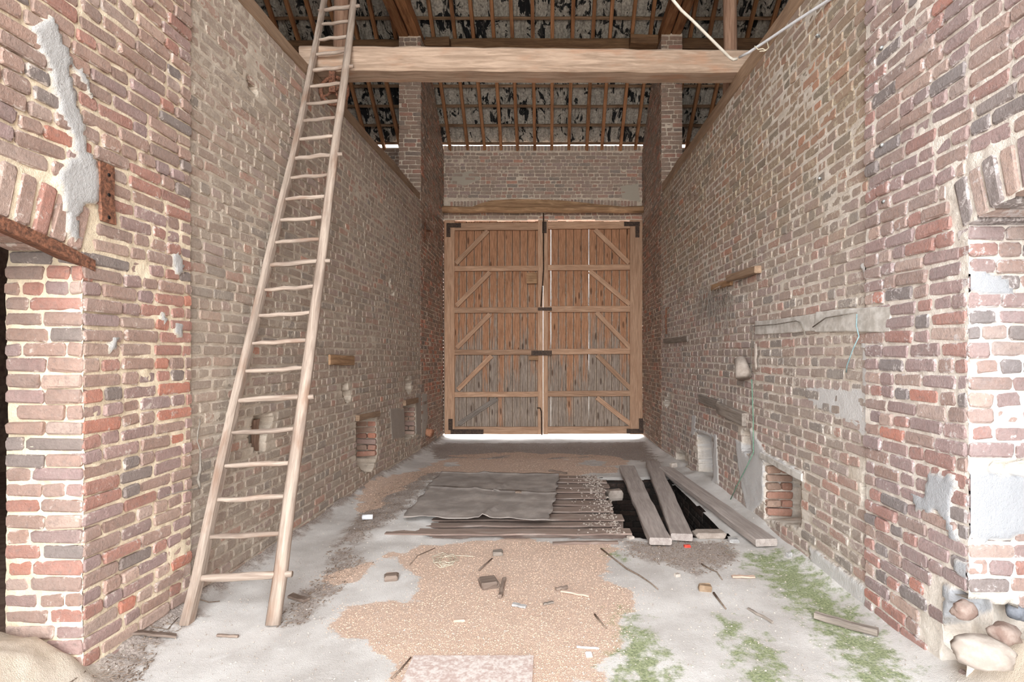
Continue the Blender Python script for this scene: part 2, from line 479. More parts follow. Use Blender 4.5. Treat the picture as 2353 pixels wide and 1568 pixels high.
def build_wall(name, o, sd, n, s0, s1, nrows, tf, inside, sty, seed, nind=300, holes=(), patches=(), ds=0.016,
               skip=None, extra=(), bias=None, thick=None, prop='structure', parent=None, headers=(0.25, 0.8), sub=(0, .1, .35, .65, .9), clip=True):
    """a masonry wall: an uneven bed of mortar with every brick laid into it.
       tf(s, r) is the height of course r at s; inside(s, t) bounds the wall; holes are (polygon, depth), patches (polygon, rise)"""
    st = STY[sty]; rng = random.Random(seed)
    sd = Vector(sd); n = Vector(n); o = Vector(o)
    ns = max(2, int((s1 - s0) / ds) + 1)
    S1 = np.linspace(s0, s1, ns)
    R1 = np.array(sorted([k + f for k in range(nrows) for f in sub] + [nrows]))
    S, R = np.meshgrid(S1, R1)
    T = tf(S, R)
    fr = np.abs(R - np.round(R))
    d = st['m0'] + st['amp'] * 1.6 * (fbm(S * 22, T * 30, seed, 3) - 0.5) + st['amp'] * 2.2 * (fbm(S * 2.5, T * 2.5, seed + 5, 3) - 0.5)
    d = d - st['groove'] * (fr < 0.02)
    pa = np.zeros_like(S)
    for poly, rise in patches:
        q = sdf(S, T, poly) + 0.03 * (fbm(S * 30, T * 30, seed + 9, 3) - 0.5)
        k = smooth(0.006, -0.006, q)
        if rise is not None:
            d = np.where(q < 0, np.maximum(d, rise + 0.006 * (fbm(S * 14, T * 14, seed + 3, 3) - 0.5)), d)
        pa = np.maximum(pa, k)
    hq = np.full(S.shape, 9.0)
    for poly, depth in holes:
        q = sdf(S, T, poly) + 0.02 * (vn(S * 40, T * 40, seed + 8) - 0.5)
        d = np.where(q < 0, -depth * (0.85 + 0.3 * fbm(S * 12, T * 12, seed + 4, 3)), d)
        hq = np.minimum(hq, sdf(S, T, poly))
    V = np.array(o)[None, None] + S[..., None] * np.array(sd) + T[..., None] * np.array(UP) + d[..., None] * np.array(n)
    nr = len(R1)
    idx = np.arange(nr * ns).reshape(nr, ns)
    q = np.stack([idx[:-1, :-1], idx[:-1, 1:], idx[1:, 1:], idx[1:, :-1]], -1)
    sc_, tc_ = (S[:-1, :-1] + S[1:, 1:]) / 2, (T[:-1, :-1] + T[1:, 1:]) / 2
    keep = inside(sc_, tc_)
    q = q[keep]
    used, inv = np.unique(q, return_inverse=True)
    me = np_mesh(name, V.reshape(-1, 3)[used], inv.reshape(q.shape), {'patch': ('FLOAT', pa.ravel()[used])}, True)
    w = link(name, me, st['mortar'], parent)
    w['kind'] = prop
    items = []
    for r in range(nrows):
        p_head = headers[r % 2]
        probe = np.arange(s0, s1 + 0.004, 0.008)
        ok = inside(probe, tf(probe, np.full(probe.shape, r + .5))) & inside(probe, tf(probe, np.full(probe.shape, r + .12))) & inside(probe, tf(probe, np.full(probe.shape, r + .88)))
        if skip is not None and clip:
            for f_ in (.12, .5, .88): ok &= ~skip(probe, tf(probe, np.full(probe.shape, r + f_)))
        runs = []; beg = None
        for p_, o_ in zip(probe, ok):
            if o_ and beg is None: beg = p_
            if not o_ and beg is not None: runs.append((beg, p_ - .008)); beg = None
        if beg is not None: runs.append((beg, s1))
        cells = []
        for (ra, rb) in runs:
            s = ra + (0 if ra > s0 + .02 else rng.uniform(-0.12, 0))
            while s < rb - 0.02:
                kind = 'h' if rng.random() < p_head else 's'
                L0 = LH if kind == 'h' else LS
                L = L0 * rng.uniform(0.92, 1.08)
                a, b = max(s, ra), min(s + L, rb)
                if rb - b < 0.05: b = rb
                s = b + 0.011 + rng.uniform(-0.003, 0.005)
                cells.append((a, b, kind, L0))
        for a, b, kind, L0 in cells:
            if b - a < 0.035: continue
            if kind == 's' and b - a < 0.12: kind, L0 = 'h', LH
            c = (a + b) / 2
            ss = np.array([c, a + .012, b - .012, a + .012, b - .012]); rr = np.array([r + .5, r + .2, r + .2, r + .8, r + .8])
            tt = tf(ss, rr)
            if not inside(ss, tt).all(): continue
            if skip is not None and skip(ss, tt).any(): continue
            bad = False
            for poly, depth in holes:
                if (sdf(ss, tt, poly) < 0.0).any(): bad = True; break
            if bad: continue
            t0, t1 = tt[0], float(tf(np.array([c]), np.array([r + 1.0]))[0] - tf(np.array([c]), np.array([float(r)]))[0])
            slope = math.atan2(float(tf(np.array([b]), np.array([r + .5]))[0] - tf(np.array([a]), np.array([r + .5]))[0]), b - a)
            mw = plane_matrix(o, sd, n, c, t0 + rng.uniform(-1, 1) * st['jit'], st['proud'] + rng.gauss(0, st['fj']), slope + rng.gauss(0, 0.012),
                              (b - a) / L0, t1 / 0.068 * rng.uniform(0.93, 1.06))
            items.append((kind, mw, pick(st['pal'], rng, bias(c, t0) if bias else None)))
    items += list(extra)
    lay_bricks(w, items, st, nind)
    return w
def box(name, lo, hi, mat, parent=None, **props):
    x0, y0, z0 = lo; x1, y1, z1 = hi
    c = Vector(((x0+x1)/2, (y0+y1)/2, z0))
    V = [(x - c.x, y - c.y, z - c.z) for z in (z0, z1) for (x, y) in ((x0, y0), (x1, y0), (x1, y1), (x0, y1))]
    me = py_mesh(name, V, [(3, 2, 1, 0), (4, 5, 6, 7), (0, 1, 5, 4), (1, 2, 6, 5), (2, 3, 7, 6), (3, 0, 4, 7)])
    return link(name, me, mat, parent, Matrix.Translation(c), **props)

# ================================================================== SETTING
M_dim = mat_plain('old_brick_far', lin(120, 96, 84), lin(150, 128, 112), 12)
M_ground = mat_plain('yard_gravel', lin(190, 186, 178), lin(170, 166, 158), 6)

# course heights: the courses spread slightly from the gate end to the far end, floor falls a little to the doors
def zf(Y): return np.where(np.asarray(Y) > 6.0, -0.02 * (np.asarray(Y) - 6.0), 0.0)
NR = 55
def tf_left(Y, r):
    top = 3.73 + 0.037 * (np.asarray(Y) - 2.92)
    w = 0.010 * (fbm(np.asarray(Y) * 1.1, r * 0.12, 31, 3) - 0.5) * 2
    return zf(Y) + (top - zf(Y)) * (r / NR) + w * np.clip(r / 3, 0, 1) * np.clip((NR - r) / 3, 0, 1)
def tf_right(Y, r):
    top = 3.905 + 0.03 * (np.asarray(Y) - 2.92)
    w = 0.010 * (fbm(np.asarray(Y) * 1.1, r * 0.12, 37, 3) - 0.5) * 2
    return zf(Y) + (top - zf(Y)) * (r / NR) + w * np.clip(r / 3, 0, 1) * np.clip((NR - r) / 3, 0, 1)

def polyL(pts): return [LW(u, v) for u, v in pts]
def polyR(pts): return [(-RW(u, v)[0], RW(u, v)[1]) for u, v in pts]   # right wall runs along -Y

# ---- left wall, main panel
YS, YT = 2.925, 8.2
holes_L = [
    (polyL([(585,960),(600,952),(622,950),(628,968),(612,985),(609,1038),(598,1041),(585,1025),(572,1012),(580,990)]), 0.20),
    (polyL([(787,884),(795,880),(800,895),(808,912),(797,926),(787,905)]), 0.18),
    (polyL([(931,870),(936,865),(944,885),(945,897),(938,904),(931,893)]), 0.18),
    (polyL([(820,972),(863,957),(866,1000),(867,1050),(852,1088),(836,1082),(820,1068)]), 0.26),
    (polyL([(928,934),(953,926),(955,998),(930,1012)]), 0.24),
    (polyL([(569,178),(578,188),(592,205),(588,213),(574,206)]), 0.10),
    (polyL([(893,645),(896,643),(897,655),(894,658)]), 0.10), (polyL([(898,668),(905,672),(905,680),(899,680)]), 0.10)]
def bias_left(Y, z):
    u = CX + F * XL / Y
    return {0: 2.2, 4: .8, 2: .5} if z > 2.6 else None
wall_left = build_wall('wall_left', (XL, 0, 0), (0, 1, 0), (1, 0, 0), YS, YT, NR, tf_left,
                       lambda s, t: np.ones(np.shape(s), bool), 'left', 11, 300, holes_L,
                       patches=[(polyL([(895,940),(928,940),(930,1005),(900,1010)]), 0.009),
                                (polyL([(955,905),(968,905),(968,1000),(955,1000)]), 0.009)], bias=bias_left)
# ---- left pier beside the side opening (near the camera)
AYC, AR = 1.30, 3.78
def intr(Y, top): return top - AR + np.sqrt(np.maximum(AR ** 2 - (np.asarray(Y) - AYC) ** 2, 0.01))
YJ, YJ0 = 2.245, 0.36
ATL, ATR = 1.98, 2.09
def pier_inside(top, yj=2.245):
    def f(s, t):
        Y = np.abs(s); o = (Y < yj) & (Y > YJ0) & (t < intr(Y, top))
        return ~o & (Y > -1.6)
    return f
def pier_skip(top):
    def f(s, t):
        Y = np.abs(s)
        return (Y < YJ + 0.035 + 0.25 * (t - intr(YJ, top))) & (Y > YJ0 - 0.1) & (t < intr(Y, top) + 0.222) & (t > intr(Y, top) - 0.02 - 0.25 * ((Y < YJ) & (Y > YJ0)))
    return f
def voussoirs(x, sgn, top, sty, seed):
    """radial bricks of the flat arch over a side opening, 30 cm deep so they also make the soffit"""
    rng = random.Random(seed); it = []
    zc = top - AR; a = math.asin((YJ0 - AYC) / AR); a1 = math.asin((YJ + 0.02 - AYC) / AR)
    while a < a1:
        mid = Vector((x, AYC + math.sin(a) * (AR + 0.105), zc + math.cos(a) * (AR + 0.105)))
        up = Vector((0, math.sin(a), math.cos(a))); nrm = Vector((sgn, 0, 0))
        sdv = up.cross(-nrm).normalized() * -1
        R = Matrix((sdv if sdv.cross(-nrm).dot(up) > 0 else -sdv, -nrm, up)).transposed().to_4x4()
        m = Matrix.Translation(mid + nrm * (0.006 + rng.gauss(0, 0.003))) @ R @ Matrix.Diagonal((rng.uniform(.92, 1.06), 1, rng.uniform(.95, 1.04), 1))
        it.append(('v', m, pick(STY[sty]['pal'], rng)))
        a += 0.0745 / AR
    return it
def tfp_left(Y, r): return tf_left(np.maximum(np.asarray(Y), 2.0), r)
def tfp_right(s, r): return tf_right(np.maximum(-np.asarray(s), 2.0), r)
patch_LP = [
    (polyL([(60,60),(90,45),(115,30),(130,85),(150,110),(160,150),(185,165),(205,215),(200,228),(182,195),(168,170),(152,152),(158,215),(170,250),(185,280),(190,340),(215,370),(222,470),(190,470),(170,500),(178,560),(150,545),(140,500),(135,450),(125,400),(160,355),(155,310),(130,270),(110,180),(85,120)]), 0.012),
    (polyL([(386,585),(402,582),(418,612),(416,630),(395,628),(388,605)]), 0.012),
    (polyL([(358,718),(368,718),(378,740),(366,748)]), 0.012), (polyL([(392,742),(414,745),(408,775),(394,770)]), 0.012),
    (polyL([(248,768),(268,768),(262,795),(244,812),(240,800)]), 0.012)]
def bias_LP(Y, z):
    u = CX + F * XL / max(Y, .3); v = CV - F * (z - CZ) / max(Y, .3)
    if 230 < u < 440 and 680 < v < 930: return {3: 9, 0: 2}
    if v < 350: return {1: 2, 2: 1.5, 3: .4}
    return None
wall_left_front = build_wall('wall_left_front', (XL + 0.012, 0, 0), (0, 1, 0), (1, 0, 0), 0.2, YS, 60, tfp_left,
                             pier_inside(ATL), 'pier', 21, 300, patches=patch_LP, skip=pier_skip(ATL),
                             extra=voussoirs(XL + 0.012, 1, ATL, 'pier', 3), bias=bias_LP, headers=(0.3, 0.55))
# jamb (reveal) of the left side opening, facing the gate
JT = 0.315
wall_left_jamb = build_wall('wall_left_jamb', (0, YJ, 0), (1, 0, 0), (0, -1, 0), XL - JT, XL + 0.012, 28,
                            lambda s, r: tf_left(np.full(np.shape(s), 2.245), r), lambda s, t: t < intr(YJ, ATL) + 0.045,
                            'pier', 23, 120, headers=(0.1, 0.45))
# ---- left tall pier at the far end
def tf_tall(s, r): return r * 0.0690 + 0.004 * (fbm(np.asarray(s) * 2, r * .2, 5, 2) - .5)
def bias_TL(Y, z): return {3: 12, 0: 2, 1: .5} if 0.8 < z < 2.0 else None
wall_left_back = build_wall('wall_left_back', (XL, 0, 0), (0, 1, 0), (1, 0, 0), YT, 10.0, 96, tf_tall, lambda s, t: (t > -0.1) & (t < np.minimum(6.52, 5.44 + (10 - np.abs(s)) * .9)),
                            'tall', 25, 300, bias=bias_TL, ds=0.02, headers=(0.3, 0.7),
                            patches=[(polyL([(968,905),(980,905),(982,960),(975,1010),(968,1010)]), 0.01)])
pier_face_left = build_wall('wall_left_pier_face', (0, YT, 0), (1, 0, 0), (0, -1, 0), XL - 0.34, XL, 96, tf_tall, lambda s, t: (t > 3.6) & (t < 6.52),
                            'tall', 27, 140, ds=0.02, headers=(0.2, 0.6))
# ---- right wall, main panel (runs along -Y so that its outside stays outside)
holes_R = [
    (polyR([(1525,925),(1538,905),(1542,912),(1540,925),(1533,938)]), 0.2),
    (polyR([(1601,996),(1615,1000),(1637,1006),(1641,1098),(1625,1106),(1607,1102)]), 0.17),
    (polyR([(1703,992),(1722,990),(1730,1030),(1722,1046),(1708,1035)]), 0.07),
    (polyR([(1757,1052),(1838,1098),(1838,1212),(1757,1192)]), 0.30),
    (polyR([(1985,1072),(2030,1066),(2068,1085),(2072,1130),(2068,1180),(2040,1205),(2010,1190),(1980,1150)]), 0.10),
    (polyR([(1553,1042),(1566,1035),(1580,1048),(1580,1068),(1566,1078),(1553,1068)]), 0.12)]
patch_R = [
    (polyR([(1975,600),(2052,655),(2050,700),(1988,705),(1995,660)]), 0.010),
    (polyR([(1980,780),(1992,775),(1996,1000),(1984,995)]), 0.003),
    (polyR([(1850,890),(1985,895),(1985,1000),(1930,960),(1860,930)]), 0.0025),
    (polyR([(1601,996),(1615,1000),(1637,1006),(1641,1098),(1625,1106),(1607,1102)]), None),
    (polyR([(1595,985),(1648,1000),(1652,1110),(1636,1115),(1642,1005),(1600,992)]), 0.012),
    (polyR([(1725,985),(1760,1040),(1845,1085),(1845,1105),(1752,1060),(1728,1030)]), 0.012),
    (polyR([(1690,1010),(1755,1050),(1755,1150),(1720,1190),(1700,1100)]), 0.007),
    (polyR([(1860,1255),(2160,1470),(2190,1560),(2160,1545),(1870,1312)]), 0.012),
    (polyR([(1485,965),(1512,960),(1512,1020),(1487,1015)]), 0.01),
    (polyR([(1590,955),(1600,955),(1596,1000),(1588,1000)]), 0.006)]
def bias_right(s, z): return {5: 2, 1: .8} if z > 2.4 else ({2: 1.4} if z < 1.4 else None)
def tfr(s, r): return tf_right(-np.asarray(s), r)
wall_right = build_wall('wall_right', (XR, 0, 0), (0, -1, 0), (-1, 0, 0), -8.28, -2.925, NR, tfr,
                        lambda s, t: np.ones(np.shape(s), bool), 'right', 41, 300, holes_R, patch_R, bias=bias_right)
patch_RP = [
    (polyR([(2140,1085),(2185,1092),(2205,1105),(2195,1180),(2210,1250),(2190,1240),(2170,1180),(2130,1150)]), 0.012),
    (polyR([(2195,1285),(2262,1300),(2262,1340),(2235,1345),(2200,1310)]), 0.013),
    (polyR([(2175,1345),(2225,1370),(2230,1400),(2178,1430)]), 0.013),
    (polyR([(2100,1130),(2150,1150),(2150,1180),(2110,1170)]), 0.011)]
wall_right_front = build_wall('wall_right_front', (XR - 0.010, 0, 0), (0, -1, 0), (-1, 0, 0), -2.925, -0.2, 60, tfp_right,
                              pier_inside(ATR, 2.205), 'pier_right', 43, 300, patches=patch_RP, skip=pier_skip(ATR),
                              extra=voussoirs(XR - 0.010, -1, ATR, 'pier_right', 4), headers=(0.3, 0.55),
                              holes=[([(-2.36, 0.02), (-2.18, 0.02), (-2.18, 0.42), (-2.27, 0.40), (-2.33, 0.2)], 0.10)])
JX = XR - 0.010
wall_right_jamb = build_wall('wall_right_jamb', (0, YJ - 0.04, 0), (1, 0, 0), (0, -1, 0), JX, JX + JT + 0.2, 31,
                             lambda s, r: tf_right(np.full(np.shape(s), 2.2), r), lambda s, t: t < intr(YJ - 0.04, ATR),
                             'pier_right', 45, 140, headers=(0.1, 0.45),
                             holes=[([(JX - .02, 0.13), (JX + .5, 0.10), (JX + .5, 0.34), (JX + .2, 0.36), (JX - .02, 0.40)], 0.14),
                                    ([(JX + .06, 0.93), (JX + .5, 0.90), (JX + .5, 0.965), (JX + .12, 0.975)], 0.05)],
                             patches=[([(JX - .02, .68), (JX + .06, .64), (JX + .5, .68), (JX + .5, .90), (JX - .02, .93)], 0.011),
                                      ([(JX - .02, 1.70), (JX + .08, 1.68), (JX + .2, 1.66), (JX + .16, 1.76), (JX - .02, 1.78)], 0.012)])
wall_right_back = build_wall('wall_right_back', (XR, 0, 0), (0, -1, 0), (-1, 0, 0), -10.0, -8.28, 96, lambda s, r: tf_tall(-np.asarray(s), r),
                             lambda s, t: (t > -0.1) & (t < np.minimum(6.60, 5.44 + (10 - np.abs(s)) * .9)), 'tall', 47, 300, ds=0.02, headers=(0.3, 0.7))
pier_face_right = build_wall('wall_right_pier_face', (0, 8.28, 0), (1, 0, 0), (0, -1, 0), XR, XR + 0.33, 96, tf_tall, lambda s, t: (t > 3.6) & (t < 6.60),
                             'tall', 49, 140, ds=0.02, headers=(0.2, 0.6))
# ---- wall over the doors
YB = 10.0
soldier = []
_r = random.Random(5)
for (z, x0, x1) in ((5.475, XL, XR), (4.43, -1.9, 1.7)):
    x = x0 + 0.03
    while x < x1 - 0.03:
        soldier.append(('d', plane_matrix((0, YB, 0), (1, 0, 0), (0, -1, 0), x, z + _r.uniform(-.004, .004) + (0.05 * math.cos(x * .8) - .03 if z < 5 else 0), 0.006, _r.gauss(0, .02)), pick(STY['back']['pal'], _r)))
        x += 0.064
wall_back = build_wall('wall_back', (0, YB, 0), (1, 0, 0), (0, -1, 0), XL - 0.02, XR + 0.02, 82, lambda s, r: r * 0.0675 + 0.008 * (fbm(np.asarray(s) * 1.5, r * .2, 77, 2) - .5),
                       lambda s, t: (t > 4.1) & (t < 5.53), 'back', 51, 300, ds=0.02, extra=soldier, headers=(0.3, 0.7),
                       skip=lambda s, t: (t > 5.42) | ((t < 4.50 + (0.05 * np.cos(s * .8) - .03)) & (t > 4.37 + (0.05 * np.cos(s * .8) - .03))),
                       patches=[([(-1.85, 5.0), (-1.5, 5.05), (-1.3, 4.9), (-1.6, 4.75), (-1.9, 4.8)], 0.008), ([(1.35, 4.75), (1.7, 4.8), (1.75, 4.45), (1.4, 4.5)], 0.008)])
for (nm, x0, x1) in (('wall_back_left', -4.4, XL - 0.34), ('wall_back_right', XR + 0.33, 4.2)):
    build_wall(nm, (0, YB, 0), (1, 0, 0), (0, -1, 0), x0, x1, 82, lambda s, r: r * 0.0675, lambda s, t: (t > 4.3) & (t < 5.5), 'tall', 53 + len(nm), 60, ds=0.03)

# ---- solid cores, side bays, outside
box('wall_left_core', (XL - 0.34, YS - 0.1, -0.3), (XL - 0.302, YT, 3.72), M_dim, kind='structure')
box('wall_right_core', (XR + 0.302, 2.9, -0.3), (XR + 0.34, 8.28, 3.92), M_dim, kind='structure')
box('wall_left_front_core', (XL - JT, -1.7, 2.20), (XL - 0.03, YS, 5.4), M_dim, kind='structure')
box('wall_right_front_core', (XR + 0.03, -1.7, 2.30), (XR + JT + .2, 2.9, 5.4), M_dim, kind='structure')
box('wall_left_pier_core', (XL - JT + .02, YJ + 0.16, -0.3), (XL - 0.16, YS, 2.2), M_dim, kind='structure')
box('wall_right_pier_core', (XR + 0.16, YJ + 0.16, -0.3), (XR + JT + .2, 2.9, 2.3), M_dim, kind='structure')
box('wall_left_gate_pier', (XL - JT, -1.7, -0.3), (XL, YJ0, 2.2), M_dim, kind='structure')
box('wall_right_gate_pier', (XR, -1.7, -0.3), (XR + JT, YJ0, 2.3), M_dim, kind='structure')
def pier_core(name, x0, x1, y0, top):
    o = [(y0, -.3), (10.3, -.3), (10.3, 5.0), (9.98, 5.40), (10 - (top - 5.40) / .9, top), (y0, top)]
    V = [(x - x0, y - y0, z) for x in (x0, x1) for y, z in o]; n = len(o)
    Fs = [tuple(range(n)), tuple(reversed(range(n, 2 * n)))] + [((i+1) % n, i, n + i, n + (i+1) % n) for i in range(n)]
    link(name, py_mesh(name, V, [tuple(reversed(f)) for f in Fs]), M_dim, None, Matrix.Translation((x0, y0, 0)), kind='structure')
pier_core('wall_left_back_core', XL - 0.32, XL - 0.03, YT + 0.03, 6.49)
pier_core('wall_right_back_core', XR + 0.03, XR + 0.31, 8.31, 6.57)
box('wall_back_core', (XL, YB + 0.03, 4.12), (XR, YB + 0.3, 5.47), M_dim, kind='structure')
box('wall_back_left_core', (-7.3, YB + 0.03, -0.3), (XL - 0.1, YB + 0.3, 5.45), M_dim, kind='structure')
box('wall_back_right_core', (XR + 0.1, YB + 0.03, -0.3), (7.3, YB + 0.3, 5.45), M_dim, kind='structure')
box('wall_far_left', (-7.3, -1.7, -0.3), (-7.0, YB + 0.03, 10.6), M_dim, kind='structure')
box('wall_far_right', (7.0, -1.7, -0.3), (7.3, YB + 0.03, 10.6), M_dim, kind='structure')
box('wall_front_left', (-7.0, -1.7, -0.3), (XL - JT, -1.5, 5.6), M_dim, kind='structure')
box('wall_front_right', (XR + JT, -1.7, -0.3), (7.0, -1.5, 5.6), M_dim, kind='structure')

# ---- floor with the open pit
PX0, PX1, PY0, PY1 = -0.95, 1.46, 4.16, 6.30
chaff_polys = [[FL(*p) for p in q] for q in (
    [(880,1600),(930,1520),(800,1470),(770,1440),(860,1390),(960,1330),(940,1280),(960,1252),(1080,1246),(1425,1244),(1400,1320),(1425,1400),(1410,1470),(1400,1520),(1440,1600)],
    [(985,1065),(1030,1040),(1250,1035),(1440,1045),(1425,1085),(1290,1095),(1010,1090),(930,1115),(870,1160),(820,1185),(850,1120)],
    [(780,1320),(860,1290),(900,1275),(850,1300),(810,1330)])]
moss_polys = [[FL(*p) for p in q] for q in (
    [(1690,1265),(1790,1266),(1850,1290),(1960,1385),(2080,1500),(2140,1600),(1960,1600),(1900,1500),(1800,1390),(1720,1320)],
    [(1415,1390),(1470,1410),(1540,1480),(1580,1568),(1590,1640),(1380,1640),(1395,1530)],
    [(1630,1400),(1720,1430),(1800,1500),(1850,1600),(1720,1600),(1640,1450)],
    [(1400,1262),(1450,1275),(1440,1290),(1395,1275)])]
dirt_polys = [[FL(*p) for p in q] for q in (
    [(640,1440),(660,1380),(750,1320),(760,1270),(820,1255),(830,1300),(760,1380),(700,1440)],
    [(160,1568),(280,1470),(420,1400),(470,1420),(360,1500),(300,1600),(100,1700)],
    [(1420,1240),(1680,1240),(1700,1290),(1600,1320),(1440,1275)],
    [(830,1250),(760,1260),(860,1130),(960,1080),(1020,1085),(930,1190)],
    [(1030,1010),(1480,1008),(1520,1060),(1400,1050),(1000,1050),(985,1020)])]
def zfloor(X, Y):
    X = np.asarray(X, float); Y = np.asarray(Y, float)
    z = zf(Y) + 0.020 * (fbm(X * 1.3, Y * 1.3, 61, 4) - 0.5) + 0.006 * (fbm(X * 9, Y * 9, 62, 3) - 0.5)
    dl, dr = X - XL, XR - X
    z = z + 0.075 * np.exp(-np.clip(dl, 0, None) / 0.07) * (0.4 + fbm(Y * 3, X * 3, 63, 3)) + 0.05 * np.exp(-np.clip(dr, 0, None) / 0.06) * (0.4 + fbm(Y * 3, X * 3, 64, 3))
    # threshold ramps into the side openings
    z = z + np.where(Y < YJ + .2, 0.19 * smooth(XL + 0.10, XL - 0.12, X) + 0.20 * smooth(XR - 0.04, XR + 0.16, X), 0) * smooth(YJ + .06, YJ - .06, Y) * (0.75 + 0.5 * fbm(X * 7, Y * 7, 65, 3))
    z = z + np.where((Y < YJ + .2) & ((X < XL + .1) | (X > XR - .06)), 0.05 * (fbm(X * 14, Y * 14, 66, 4) - .5), 0)
    z = z + (0.040 + 0.03 * (fbm(X * 6, Y * 8, 67, 4) - .5)) * smooth(-0.75, -1.1, X) * smooth(-1.75, -1.5, X) * smooth(4.0, 4.25, Y) * smooth(6.6, 6.2, Y)
    z = z + 0.05 * smooth(0.0, 1.0, (X - 1.40) / 0.3) * smooth(4.0, 4.4, Y) * smooth(6.6, 6.2, Y)
    return z
def chaffmask(X, Y):
    q = np.full(np.shape(X), 9.0)
    for pl in chaff_polys: q = np.minimum(q, sdf(X, Y, pl))
    m = smooth(0.22, -0.20, q) * (1 - 0.25 * smooth(5.8, 6.4, Y))
    n = fbm(X * 2.0 + Y * 1.2, Y * 3.0 - X * 0.8, 81, 5)
    return smooth(0.30, 0.58, m * 0.62 + (n - 0.5) * 1.05 + 0.20) * smooth(0.30, 0.05, q)
def m_floor():
    m = NT('threshing_floor'); p = m.pos()
    big = m.noise(p, 1.6, 5, 0.6); mid = m.noise(p, 8, 5, 0.65); fine = m.noise(p, 90, 3, 0.7); grit = m.noise(p, 260, 2, 0.8)
    col = m.mix(m.step(big, 0.35, 0.68), lin(228, 225, 221), lin(196, 191, 186))
    col = m.mix(m.math('MULTIPLY', m.step(mid, 0.55, 0.75), 0.55), col, lin(240, 238, 235))
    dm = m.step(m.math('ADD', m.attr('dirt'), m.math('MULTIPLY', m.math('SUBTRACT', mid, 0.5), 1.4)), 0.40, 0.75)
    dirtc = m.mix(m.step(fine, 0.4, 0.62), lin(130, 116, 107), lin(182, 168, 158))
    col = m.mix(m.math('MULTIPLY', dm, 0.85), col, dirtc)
    cm = m.step(m.math('ADD', m.attr('chaff'), m.math('MULTIPLY', m.math('SUBTRACT', m.noise(m.map(p, (1, 1.6, 1)), 14, 5, 0.7), 0.5), 1.3)), 0.36, 0.60)
    chaffc = m.mix(m.step(grit, 0.36, 0.64), lin(186, 156, 136), lin(232, 206, 186))
    col = m.mix(m.math('MULTIPLY', cm, m.math('MULTIPLY_ADD', fine, 0.5, 0.65, True)), col, chaffc)
    mm = m.step(m.math('ADD', m.attr('moss'), m.math('MULTIPLY', m.math('SUBTRACT', m.noise(p, 11, 6, 0.7), 0.5), 2.6)), 0.45, 1.0)
    mossc = m.mix(m.step(fine, 0.35, 0.65), lin(100, 118, 66), lin(166, 176, 126))
    col = m.mix(m.math('MULTIPLY', mm, 0.85), col, mossc)
    col = m.mix(m.math('MULTIPLY', m.attr('sand'), 0.9), col, m.mix(m.step(mid, .35, .7), lin(196, 180, 160), lin(222, 208, 190)))
    col = m.scale_col(col, m.math('MULTIPLY_ADD', grit, 0.4, 0.8))
    m.bump(m.math('ADD', m.math('MULTIPLY', fine, 0.8), m.math('ADD', grit, mid)), 0.5, 0.01)
    return m.out(col, 0.95)
def grid_floor():
    xs = np.concatenate([np.arange(-2.6, -2.1, .05), np.arange(-2.1, 2.35, 0.03)])
    ys = np.concatenate([np.arange(-3.0, 1.2, 0.15), np.arange(1.2, 10.45, 0.03)])
    X, Y = np.meshgrid(xs, ys)
    pit = np.maximum(np.maximum(PX0 - X, X - PX1), np.maximum(PY0 - Y, Y - PY1)) + 0.10 * (fbm(X * 4, Y * 4, 71, 3) - 0.5)
    Z = zfloor(X, Y)
    Z = np.where((pit < 0.02) & (pit > -0.2), Z - 0.02, Z)
    def msk(polys, soft):
        q = np.full(X.shape, 9.0)
        for pl in polys: q = np.minimum(q, sdf(X, Y, pl))
        return smooth(soft, -soft, q)
    ch, mo, di = msk(chaff_polys, 0.25), msk(moss_polys, 0.22), msk(dirt_polys, 0.25)
    ch = chaffmask(X, Y)
    sa = smooth(YJ + .12, YJ - .02, Y) * np.maximum(smooth(XL + .16, XL - .02, X), smooth(XR - .10, XR + .06, X))
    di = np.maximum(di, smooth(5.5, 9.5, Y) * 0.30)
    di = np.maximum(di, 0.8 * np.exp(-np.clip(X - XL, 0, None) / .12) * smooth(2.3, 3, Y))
    idx = np.arange(X.size).reshape(X.shape)
    q = np.stack([idx[:-1, :-1], idx[:-1, 1:], idx[1:, 1:], idx[1:, :-1]], -1)
    keep = (pit[:-1, :-1] > 0) | (pit[1:, 1:] > 0)
    q = q[keep]
    used, inv = np.unique(q, return_inverse=True)
    V = np.stack([X, Y, Z], -1).reshape(-1, 3)[used]
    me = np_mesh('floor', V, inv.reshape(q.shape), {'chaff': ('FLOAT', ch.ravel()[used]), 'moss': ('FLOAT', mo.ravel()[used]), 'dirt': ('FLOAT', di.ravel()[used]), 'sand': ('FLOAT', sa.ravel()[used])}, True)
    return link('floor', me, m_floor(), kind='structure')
floor = grid_floor()
box('floor_outside_front', (-40, -60, -0.4), (40, -2.9, -0.05), M_ground, kind='structure')
box('floor_outside_back', (-40, 10.4, -0.5), (40, 70, -0.12), M_ground, kind='structure')
box('floor_bay_left', (-7.0, -1.0, -0.4), (-2.55, 10.2, -0.02), M_dim, kind='structure')
box('floor_bay_right', (2.3, -1.0, -0.4), (7.0, 10.2, -0.02), M_dim, kind='structure')
def pit_inside(s, t): return t < -0.02
